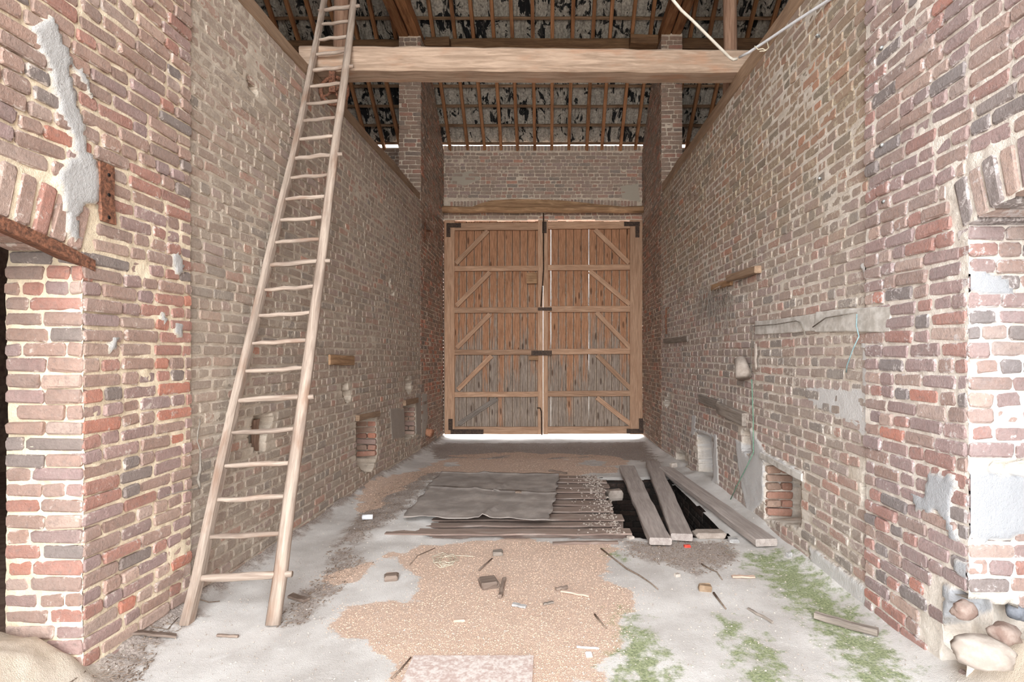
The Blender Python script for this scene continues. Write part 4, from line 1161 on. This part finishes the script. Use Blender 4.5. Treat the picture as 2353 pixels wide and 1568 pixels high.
# dirty thread of old web hanging at the seam
rng = random.Random(12)
pts = [LWp(438, 962, .05)] + [LWp(437 + rng.uniform(-3, 4), 970 + 22 * i, 0.035 + rng.uniform(0, .03)) for i in range(8)]
tube('hanging_string', pts, [.002, .003, .004, .003, .005, .006, .008, .009, .004], M_wire, None, 6, 0.3, 3, label='ragged dusty string hanging at the seam of the left wall', category='string')
tube('hanging_string', [LWp(446, 1118, .04), LWp(430, 1124, .06), LWp(405, 1128, .05), LWp(372, 1139, .02)], [.003, .004, .003, .001], M_wire, None, 6, 0.3, 4, label='loose dusty thread stretched sideways on the left front brickwork', category='string')

# right wall
ln = on_wall('lintel', RWp(2052, 733, -0.03), RWp(1880, 740, -0.03), 0.135, 0.10, M_cem, wall_right, seed=7, seg=8)
on_wall('lintel', RWp(1882, 742, -0.035), RWp(1738, 754, -0.035), 0.115, 0.10, M_cem, wall_right, seed=8, seg=8)
on_wall('wall_batten', RWp(1750, 619, 0.03), RWp(1682, 641, 0.03), 0.062, 0.06, M_plate, seed=9, label='dark wooden batten fixed high on the right wall, the near one of two', category='batten')
on_wall('wall_batten', RWp(1684, 648, 0.012), RWp(1637, 662, 0.012), 0.065, 0.03, M_lint, seed=10, label='pale wooden batten on the right wall, just beyond the dark one', category='batten')
on_wall('wall_batten', RWp(1582, 779, 0.01), RWp(1527, 784, 0.01), 0.07, 0.025, M_grey, seed=12, label='flat grey batten set in the right wall near the doors', category='batten')
on_wall('embedded_timber', RWp(1716, 965, 0.015), RWp(1655, 938, 0.015), 0.115, 0.06, M_grey, seed=11, label='weathered timber embedded in the right wall, near piece above the whitewashed niches', category='timber')
on_wall('embedded_timber', RWp(1655, 932, 0.012), RWp(1612, 916, 0.012), 0.095, 0.05, M_grey, seed=13, label='weathered timber embedded in the right wall, far piece above the whitewashed niche', category='timber')
# straw hanging from the batten
rng = random.Random(5)
V = []; Fs = []
def straw(p, d, r=0.0025):
    d = Vector(d); s_ = d.orthogonal().normalized() * r; t_ = d.cross(s_).normalized() * r; k = len(V)
    for e in (p, p + d * .5 + Vector((rng.uniform(-.02, .02), rng.uniform(-.02, .02), 0)), p + d):
        V.extend([e + s_, e - s_ * .5 + t_ * .9, e - s_ * .5 - t_ * .9])
    for i in range(2):
        for j in range(3): Fs.append((k+i*3+j, k+i*3+(j+1) % 3, k+i*3+3+(j+1) % 3, k+i*3+3+j))
for i in range(90):
    p = RWp(rng.uniform(1612, 1690), rng.uniform(655, 690), rng.uniform(0.01, .05))
    straw(p, (rng.uniform(-.05, .03), rng.uniform(-.25, .25), rng.uniform(-.45, .03)))
link('straw', py_mesh('straw', V, Fs), M_grey, None, label='dry straw and twigs hanging from the wall battens', category='straw', kind='stuff')
# pot and strap
q = RWp(1727, 844, 0.06); pot = empty('clay_pot', q, label='small tapered earthenware pot fixed to the right wall', category='pot')
a, b = RWp(1718, 826, 0.07), RWp(1728, 866, 0.07)
tube('body', [b + (a - b) * t for t in (0, .5, 1.0)], [0.070, 0.062, 0.052], M_pot, pot, 14)
V = []; prof = [(1744, 790, .030), (1745, 815, .034), (1743, 828, .026), (1746, 842, .016), (1745, 850, .012)]
for (u, v, w) in prof:
    p = RWp(u, v, 0.03)
    V += [p + Vector((0, -w, 0)), p + Vector((-.012, 0, 0)), p + Vector((0, w, 0)), p + Vector((.012, 0, 0))]
link('hanging_spoon', py_mesh('s', V, [(i*4+j, i*4+(j+1) % 4, i*4+4+(j+1) % 4, i*4+4+j) for i in range(4) for j in range(4)] + [(3, 2, 1, 0), (16, 17, 18, 19)], True), M_pot, None,
     label='pale spoon-shaped strip on the right wall above the earthenware pot', category='strip')
tube('wire', [RWp(1737, 868, .05), RWp(1738, 760, .03), RWp(1740, 750, .035), RWp(1790, 746, .03), RWp(1840, 738, .035), RWp(1850, 741, .035), RWp(1854, 760, .02), RWp(1858, 776, .02)], 0.0042, M_wire, None, 6, label='thin grey wire bent along the near end of the concrete lintel', category='wire')
tube('wire', [RWp(1878, 752, .03), RWp(1910, 731, .035), RWp(1945, 725, .035), RWp(1982, 719, .035)], 0.0040, M_wire, None, 6, label='thin dark wire lying slanted across the wide concrete lintel', category='wire')
tube('twine', [RWp(1983, 722, .035), RWp(1984, 750, .04), RWp(1990, 773, .04), RWp(1975, 805, .04), RWp(1960, 840, .035), RWp(1952, 856, .02)], 0.0036, M_blue, None, 6, label='pale blue twine hanging from the right wall lintel', category='twine')
tube('twine', [RWp(1738, 872, .04), RWp(1740, 960, .035), RWp(1742, 1040, .04), RWp(1728, 1075, .05), RWp(1705, 1118, .05), RWp(1686, 1153, .04)], 0.0045, M_green, None, 6, label='green twine hanging down the right wall beside the niche', category='twine')
for (u, v, lab) in ((1883, 83, 'topmost, nearest the white conduit'), (2031, 112, 'highest on the bright front brickwork'), (2032, 335, 'second down on the bright front brickwork'), (2037, 464, 'lowest on the bright front brickwork'), (1888, 411, 'middle of the dusty wall panel')):
    p = RWp(u, v, 0.02)
    tube('cable_clip', [p + Vector((.025, 0, 0)), p, p + Vector((0, -.010, 0)), p + Vector((0, -.016, -.004))], 0.009, M_zinc, None, 6, label='small zinc clip on the right wall, ' + lab, category='clip', group='cable clips on the right wall')
tube('hook', [RWp(1537, 708, .0), RWp(1537, 708, .04), RWp(1536, 740, .04), RWp(1536, 768, .03)], 0.012, M_rust, None, 6, label='rusty iron bar on the right wall near the doors', category='hook')
# big niche: far cheek, slab and concrete head
yN, zN = RW(1757, 1190)
niche_bricks(wall_right, XR + .01, XR + .22, yN - .02, zN + .02, RW(1757, 1055)[1] - .02, 'right', 3, 0)
on_wall('lintel', RWp(1846, 1098, -0.02), RWp(1752, 1047, -0.02), 0.055, 0.08, M_cem, wall_right, seed=14, seg=6)
a = RW(1822, 1190); b = RW(1824, 1095)
beam('slate_slab', (XR + .14, a[0] + .02, a[1] - .0), (XR + .10, b[0] + .03, b[1] - .02), 0.07, 0.03, M_slate, seg=5, rough=.004, bev=.004, seed=3, up=(1, 0, 0), label='narrow slate slab standing upright in the large right niche', category='slab')
# broken foot of the right corner
M_dust = mat_plain('lime_dust_stone', lin(166, 154, 144), lin(194, 184, 174), 10, 0.95, 0, 0.7)
M_brk = mat_plain('dusty_brick_piece', lin(140, 118, 108), lin(166, 150, 140), 16, 0.95, 0, 0.7)
def rock(u, v, Y, sx, sy, sz, rz, mat, seed, name, label, cat, z=None, **kw):
    p = P(u, v, Y)
    if z is not None: p.z = z
    return link(name, stone_mesh(sx, sy, sz, seed), mat, None, Matrix.Translation(p) @ Matrix.Rotation(rz, 4, 'Z'), label=label, category=cat, **kw)
rock(2255, 1530, 2.06, .22, .12, .11, -.5, M_dust, 1, 'stone', 'rounded dusty stone at the foot of the right corner', 'stone')
rock(2310, 1475, 2.1, .13, .09, .07, .3, M_brk, 2, 'brick_piece', 'reddish brick piece lying on the rubble ledge at the right edge', 'brick')
rock(2215, 1420, 2.16, .10, .07, .07, .2, M_brk, 3, 'brick_piece', 'curved broken brick under the cavity of the right corner', 'brick')
rock(2335, 1420, 2.26, .12, .08, .08, .9, M_slate, 4, 'stone', 'dark grey stone inside the cavity at the right edge', 'stone')

# ================================================================== PIT COVER, MAT, PLANKS
pcov = empty('pit_cover', (-0.35, 5.2, 0.0), label='row of old slats laid across the left part of the open pit', category='cover')
M_slat = mat_wood('rusty_brown_slat', lin(112, 94, 86), lin(150, 132, 122), lin(164, 152, 144), 0.8, lin(150, 134, 122), 0.4)
gy = [4.10, 4.30, 4.47, 4.71, 4.95, 5.18, 5.42, 5.64, 5.86, 6.06, 6.27]
def slat(p, q, w, seed):
    """old iron bar: a thin broad top flange on a narrow web"""
    p, q = Vector(p), Vector(q); L = (q - p).length; rr = random.Random(seed); n = 9; k = 8
    prof = [(-w/2, .026), (-w/2, .014), (-.012, .008), (-.012, -.07), (.012, -.07), (.012, .008), (w/2, .014), (w/2, .026)]
    V = []
    for i in range(n + 1):
        oz, oy = rr.uniform(-.004, .004), rr.uniform(-.004, .004)
        V += [(L * i / n, y * (1 + rr.uniform(-.04, .04)) + oy, z + oz) for y, z in prof]
    Fs = [(i*k+j, (i+1)*k+j, (i+1)*k+(j+1) % k, i*k+(j+1) % k) for i in range(n) for j in range(k)] + [tuple(range(k)), tuple(reversed(range(n*k, n*k+k)))]
    link('slat', py_mesh('slat', V, Fs), M_slat, pcov, frame(p, q))
rng = random.Random(6)
for i in range(10):
    a, b = gy[i] + .036, gy[i + 1] - .036
    slat( (-1.40 + rng.uniform(-.12, .15), (a + b) / 2, .004), (0.60 + rng.uniform(-.05, .08), (a + b) / 2 + rng.uniform(-.01, .01), 0.004), b - a, i)
V = []; Fs = []
def grain(p, s, col=None):
    k = len(V); a = rng.uniform(0, 6.28)
    for j in range(3): V.append((p[0] + s * math.cos(a + 2.1 * j), p[1] + s * math.sin(a + 2.1 * j), p[2]))
    V.append((p[0], p[1], p[2] + s * rng.uniform(.5, 1.1)))
    Fs.extend([(k, k+1, k+3), (k+1, k+2, k+3), (k+2, k, k+3)])
for i in range(700):
    y = rng.uniform(4.12, 6.25); x = 0.55 - abs(rng.gauss(0, .12)) + rng.uniform(0, .06)
    if any(abs(y - g) < .02 for g in gy): continue
    grain((x, y, .033), rng.uniform(.004, .016))
link('rubble', py_mesh('rubble', V, Fs), M_pot, None, label='pale crumbs of mortar along the broken right edge of the slats', category='rubble', kind='stuff')
# felt mat
M_mat = NT('grey_roofing_felt')
def _mat():
    m = M_mat; p = m.pos(); n = m.noise(p, 5, 5, .6); f = m.noise(p, 160, 3, .7)
    col = m.mix(m.step(n, .35, .7), lin(142, 134, 128), lin(170, 161, 154)); col = m.scale_col(col, m.math('MULTIPLY_ADD', f, .5, .75))
    m.bump(f, .4, .004); m.out(col, .9)
_mat()
def felt(pix, n, seed, z0):
    c = [FL(*p, z=z0) for p in pix]                  # far-left, far-right, near-right, near-left
    rng = random.Random(seed); G = n + 1
    uu, vv = np.meshgrid(np.linspace(0, 1, G), np.linspace(0, 1, G))
    C = np.array(c)
    XY = (C[0] * ((1-uu)*(1-vv))[..., None] + C[1] * (uu*(1-vv))[..., None] + C[2] * (uu*vv)[..., None] + C[3] * ((1-uu)*vv)[..., None])
    XY[..., 0] += 0.05 * (fbm(vv * 7, uu * 0 + seed, seed, 3) - .5) * (np.abs(uu - .5) > .49)
    XY[..., 1] += 0.05 * (fbm(uu * 7, vv * 0 + seed, seed + 1, 3) - .5) * (np.abs(vv - .5) > .49)
    Z = z0 + 0.020 * fbm(uu * 7, vv * 5, seed, 3) + 0.03 * np.exp(-((uu - .62 + .13 * (vv - .5)) / .018) ** 2) * smooth(.2, .9, vv) + 0.012 * np.exp(-((uu - .38 - .2 * vv) / .03) ** 2)
    Z += 0.02 * smooth(.94, 1.0, vv) * fbm(uu * 9, vv * 0, seed + 5, 2) + .012 * smooth(.06, 0, vv)
    top = np.stack([XY[..., 0], XY[..., 1], Z], -1).reshape(-1, 3); bot = top - np.array([0, 0, .006])
    idx = np.arange(G * G).reshape(G, G); q = np.stack([idx[:-1, :-1], idx[1:, :-1], idx[1:, 1:], idx[:-1, 1:]], -1).reshape(-1, 4)
    e = np.concatenate([idx[0, :], idx[1:, -1], idx[-1, -2::-1], idx[-2:0:-1, 0]]); e2 = np.roll(e, -1)
    side = np.stack([e, e2, e2 + G * G, e + G * G], -1)
    Q = np.concatenate([q, q[:, ::-1] + G * G, side])
    o0 = top.mean(0); o0[2] = z0
    me = np_mesh('felt', np.concatenate([top, bot]) - o0, Q, None, True)
    return me, Matrix.Translation(Vector(o0))
me, mw = felt([(1012, 1088), (1283, 1093), (1276, 1142), (972, 1128)], 40, 3, .058)
link('felt_mat', me, M_mat.m, None, mw, label='grey felt sheet over the slats, the far one lying beneath', category='mat')
me, mw = felt([(985, 1121), (1277, 1137), (1262, 1200), (925, 1190)], 40, 8, .078)
link('felt_mat', me, M_mat.m, None, mw, label='creased grey felt sheet over the slats, nearest the camera', category='mat')
# planks over the open pit
M_plank = mat_wood('dusty_grey_plank', lin(148, 138, 132), lin(176, 166, 160), lin(160, 150, 144), 0.7)
def plank(p, q, w0, taper, seed, label):
    beam('plank', p, q, w0, 0.055, M_plank, None, seg=12, rough=.004, bev=.008, seed=seed, taper=taper, label=label, category='plank', group='planks over the open pit')
plank((0.835, 3.93, .040), (0.985, 6.62, .040), 0.168, 1.15, 1, 'dusty grey plank over the pit, leftmost, next to the slats')
plank((1.025, 4.02, .040), (1.375, 6.98, .040), 0.165, 1.06, 2, 'dusty grey plank over the pit, middle of three, with a pale spot')
plank((1.612, 3.88, .050), (1.455, 6.52, .050), 0.168, 1.0, 3, 'dusty grey plank over the pit, longest diagonal one beside the right wall')
beam('pit_board', FL(1270, 1245, .02) + (.008,), FL(1420, 1243, .02) + (.008,), .05, .02, M_slat, floor, seed=4)

# ================================================================== LITTER ON THE FLOOR
def fz(x, y): return float(zfloor(x, y))
M_chip = mat_wood('pale_wood_chip', lin(176, 148, 130), lin(208, 186, 170))
M_oldw = mat_wood('old_brown_wood', lin(112, 96, 86), lin(148, 132, 120))
M_twig = mat_plain('dry_twig', lin(110, 94, 82), lin(142, 126, 112), 40)
M_grit = mat_plain('grey_stone_chip', lin(150, 148, 146), lin(190, 188, 186), 20)
M_redc = mat_plain('red_painted_scrap', lin(200, 60, 48), lin(214, 84, 68), 30, 0.5)
M_pap = mat_plain('white_scrap', lin(224, 226, 232), lin(238, 240, 242), 20, 0.7)
M_ochre = mat_plain('ochre_brick', lin(136, 114, 92), lin(162, 142, 120), 18, .95, 0, .6)
def strip(name, a, b, w, h, mat, label, cat, seed=0, taper=1.0, lift=0.0, **kw):
    p, q = FL(*a), FL(*b)
    p = Vector((p[0], p[1], fz(*p) + h / 2 + .004 + lift)); q = Vector((q[0], q[1], fz(*q) + h / 2 + .004 + lift))
    return beam(name, p, q, w, h, mat, None, seg=5, rough=min(.004, h * .2), bev=min(.006, h * .25), seed=seed, taper=taper, label=label, category=cat, **kw)
def lump(name, u, v, sx, sy, sz, rz, mat, label, cat, seed=0, z=None, **kw):
    x, y = FL(u, v)
    return link(name, chunk_mesh(sx, sy, sz, seed, .10, .16), mat, None, Matrix.Translation((x, y, (fz(x, y) if z is None else z) - .002)) @ Matrix.Rotation(rz, 4, 'Z'), label=label, category=cat, **kw)
def twig(a, label, r=.006, name='twig', mat=None, seed=0, cat='twig', **kw):
    pts = []
    for (u, v) in a:
        x, y = FL(u, v); pts.append((x, y, fz(x, y) + r + .002))
    n = len(pts); return tube(name, pts, [r * (1 - .4 * i / (n - 1)) for i in range(n)], mat or M_twig, None, 6, .2, seed, label=label, category=cat, **kw)
lump('wood_block', 1122, 1348, .105, .115, .045, .35, M_oldw, 'square brown wood block lying on the orange chaff', 'block', 1)
strip('stick', (1150, 1379), (1158, 1337), .024, .022, M_oldw, 'short brown stick beside the square wood block', 'stick', 2)
lump('wood_block', 899, 1333, .085, .07, .035, .2, M_oldw, 'small split wood block on pale floor left of the chaff', 'block', 3)
lump('wood_block', 1144, 1275, .07, .075, .03, .1, M_grey, 'grey wood block just behind the chaff patch centre', 'block', 4)
strip('wood_chip', (1290, 1361), (1355, 1373), .030, .012, M_chip, 'long pale wood chip on the right of the chaff', 'chip', 5)
strip('wood_chip', (1277, 1358), (1304, 1352), .022, .016, M_oldw, 'dark wood chip touching the long pale chip', 'chip', 6)
lump('wood_chip', 1055, 1427, .065, .045, .014, .15, M_chip, 'flat square pinkish wood chip at the middle of the chaff', 'chip', 7)
strip('tin_piece', (1178, 1394), (1209, 1397), .032, .012, M_grit, 'crumpled grey piece on the chaff in front of the stick', 'scrap', 8)
strip('wood_chip', (1249, 1390), (1272, 1386), .018, .010, M_grey, 'small grey splinter right of the crumpled grey piece', 'chip', 9)
twig([(1101, 1314), (1114, 1302), (1131, 1288)], 'orange-brown bark splinter above the square wood block', .007, 'bark_splinter', M_oldw, 2, 'splinter')
strip('wood_strip', (668, 1374), (705, 1386), .045, .018, M_oldw, 'small brown board offcut right of the ladder foot', 'offcut', 10)
strip('wood_strip', (276, 1503), (405, 1471), .036, .012, M_oldw, 'long thin board strip on the floor at the left wall foot', 'strip', 11)
strip('stick', (499, 1465), (548, 1465), .014, .012, M_oldw, 'short brown stick lying in front of the ladder', 'stick', 12)
lump('brick_piece', 216, 1540, .085, .05, .04, .5, M_brk, 'small brick fragment by the left jamb corner', 'brick', 13)
strip('wood_strip', (1873, 1421), (2018, 1465), .042, .034, M_grey, 'weathered square timber lying on the moss by the right wall', 'timber', 14)
strip('stick', (1718, 1400), (1776, 1433), .014, .012, M_grey, 'straight grey stick left of the mossy timber', 'stick', 15)
twig([(1640, 1366), (1654, 1385), (1668, 1402)], 'short dark twig near the ochre brick piece', .007, seed=5)
twig([(1612, 1297), (1634, 1310), (1647, 1315), (1660, 1334)], 'crooked twig on the floor in front of the planks', .005, seed=6)
twig([(1381, 1264), (1412, 1288), (1440, 1310), (1470, 1326), (1495, 1343), (1512, 1357)], 'long curved dark twig on the floor right of the chaff', .006, seed=7)
twig([(1366, 1415), (1380, 1432), (1394, 1447)], 'thin dark twig at the edge of chaff and moss', .006, seed=8)
twig([(901, 1566), (920, 1545), (944, 1517)], 'dark bent twig beside the rusty floor plate', .006, seed=9)
twig([(940, 1303), (960, 1280), (1000, 1262)], 'thin brown twig lying left of the string coil', .004, seed=10)
twig([(455, 1398), (480, 1396), (505, 1390)], 'thin twig behind the left ladder foot', .004, seed=11)
twig([(320, 1468), (350, 1470), (385, 1462), (410, 1438)], 'wispy root against the left wall foot', .003, seed=12)
lump('brick_piece', 1620, 1357, .075, .045, .04, -.2, M_ochre, 'ochre yellow brick piece on the floor before the planks', 'brick', 16)
strip('wood_chip', (1682, 1328), (1734, 1329), .030, .012, M_chip, 'flat orange wood chip between the planks and the moss', 'chip', 17)
lump('brick_piece', 1685, 1246, .075, .06, .028, .0, M_grit, 'grey brick end lying at the near pit edge', 'brick', 18)
lump('red_scrap', 1579, 1257, .05, .03, .02, .1, M_redc, 'bright red scrap on the floor in front of the planks', 'scrap', 19)
lump('stone', 1547, 1088, .085, .06, .05, .4, M_dust, 'white stone lying on the far end of the diagonal plank', 'stone', 20, z=.080)
lump('stone', 1449, 1237, .05, .04, .02, .4, M_dust, 'small white stone at the corner of the pit and slats', 'stone', 21)
lump('stone', 1556, 1324, .035, .03, .02, .4, M_dust, 'small white pebble on the bare floor before the planks', 'stone', 22)
lump('stone', 1813, 1284, .035, .03, .03, .4, M_grit, 'small bluish stone on the moss near the wall', 'stone', 23)
lump('stone', 1540, 1240, .06, .05, .03, .4, M_dust, 'dusty stone between the ends of two planks', 'stone', 24)
strip('white_stick', (1325, 1490), (1376, 1492), .010, .008, M_pap, 'thin white stick on the chaff at the lower right', 'stick', 25)
lump('white_scrap', 1353, 1505, .03, .035, .012, .1, M_pap, 'small white chip beside the thin white stick', 'scrap', 26)
x, y = FL(833, 1205); tube('white_tube', [(x, y, .04 + fz(x, y)), (x + .085, y + .01, .04 + fz(x, y))], .022, M_pap, None, 12, label='short white tube lying at the left end of the slats', category='tube')
strip('wood_chip', (1085, 1089), (1120, 1090), .03, .012, M_chip, 'small pale chip behind the felt sheet', 'chip', 27)
strip('stick', (1262, 1081), (1302, 1088), .03, .02, M_oldw, 'brown stick on the floor behind the felt sheet', 'stick', 28)
lump('brick_piece', 1412, 1128, .16, .14, .10, .2, M_pot, 'rounded broken masonry lump at the far left pit corner', 'brick', 29, z=-.09)
lump('brick_piece', 1630, 1232, .24, .12, .05, .05, M_pot, 'broken masonry lump at the near edge of the pit', 'brick', 30, z=-.01)
lump('dark_lump', 1191, 1153, .06, .04, .02, .1, M_twig, 'small dark clod on the near felt sheet', 'clod', 31, z=.085)
# coil of string
rng = random.Random(4); pts = []
for i in range(40):
    a = i * .9; r = 30 + 14 * math.sin(i * 1.3)
    u, v = 1022 + r * math.cos(a) * .75 + rng.uniform(-4, 4), 1291 + r * .38 * math.sin(a) + rng.uniform(-2, 2)
    x, y = FL(u, v); pts.append((x, y, fz(x, y) + .006 + .004 * (i % 3)))
for (u, v) in ((1050, 1280), (1075, 1281), (1088, 1282)):
    x, y = FL(u, v); pts.append((x, y, fz(x, y) + .006))
tube('string_coil', pts, .0022, M_string, None, 5, label='tangled coil of cream string lying on the chaff', category='string')
# rusty cover plate in the floor
x0, y0 = FL(935, 1568); x1, y1 = FL(1224, 1512)
box('floor_plate', (FL(950, 1512)[0], 1.85, -.02), (FL(1226, 1512)[0], FL(1000, 1511)[1], fz(-.5, 2.3) + .008), mat_plain('limed_rusty_plate', lin(190, 168, 160), lin(222, 214, 208), 45, .9, 0, .3), None, label='flat whitish rust-flecked plate set in the floor at the front', category='plate')

# loose matter nobody could count: chaff, crumbs, bits of stalk
def scatter(name, n, polys, size, mat, label, cat, seed, long_=1.0, soft=0.12):
    r = np.random.RandomState(seed); P_ = []
    allp = [p for q in polys for p in q]
    x0, x1 = min(p[0] for p in allp) - soft, max(p[0] for p in allp) + soft; y0, y1 = max(1.9, min(p[1] for p in allp) - soft), min(9.8, max(p[1] for p in allp) + soft)
    m = n * 6
    X = r.uniform(x0, x1, m); Y = 1 / r.uniform(1 / y1, 1 / y0, m)
    q = np.full(m, 9.0)
    for pl_ in polys: q = np.minimum(q, sdf(X, Y, pl_))
    ok = (r.uniform(0, 1, m) < chaffmask(X, Y)) if polys is chaff_polys else (q + soft * 2 * (fbm(X * 5, Y * 5, seed, 4) - .5) < 0)
    ok &= (X > XL + .03) & (X < XR - .03)
    ok &= ~((X > PX0 - .2) & (X < PX1 + .1) & (Y > PY0 - .1) & (Y < PY1 + .05))
    X, Y = X[ok][:n], Y[ok][:n]; k = len(X)
    Z = zfloor(X, Y) + .002
    a = r.uniform(0, 6.28, k); s = size * r.uniform(.5, 1.3, k)
    dx, dy = np.cos(a) * s * long_, np.sin(a) * s * long_; ex, ey = -np.sin(a) * s * .5, np.cos(a) * s * .5
    h = s * r.uniform(.4, 1.0, k)
    V = np.stack([np.stack([X - dx, Y - dy, Z], -1), np.stack([X + ex, Y + ey, Z], -1), np.stack([X + dx, Y + dy, Z], -1), np.stack([X - ex, Y - ey, Z], -1), np.stack([X, Y, Z + h], -1)], 1).reshape(-1, 3)
    b = (np.arange(k) * 5)[:, None, None]
    T = (np.array([[0, 3, 4], [3, 2, 4], [2, 1, 4], [1, 0, 4]])[None] + b).reshape(-1, 3)
    if cat is None: link(name, np_mesh(name, V, T), mat, floor, kind='stuff')
    else: link(name, np_mesh(name, V, T), mat, None, label=label, category=cat, kind='stuff')
M_chaff = NT('chaff_grain')
_c = M_chaff; _n = _c.noise(_c.pos(), 150, 2); M_chaff = _c.out(_c.mix(_c.step(_n, .35, .65), lin(196, 166, 144), lin(226, 200, 180)), .9)
scatter('chaff', 24000, chaff_polys, .0036, M_chaff, 'orange grain chaff strewn over the middle of the floor', 'chaff', 3, 1.3)
scatter('stalk_litter', 6000, dirt_polys, .0055, M_twig, None, None, 4, 2.2)
scatter('grit', 2500, [[(XL, 2.0), (XR, 2.0), (XR, 9), (XL, 9)]], .006, M_dust, None, None, 5, 1.0)
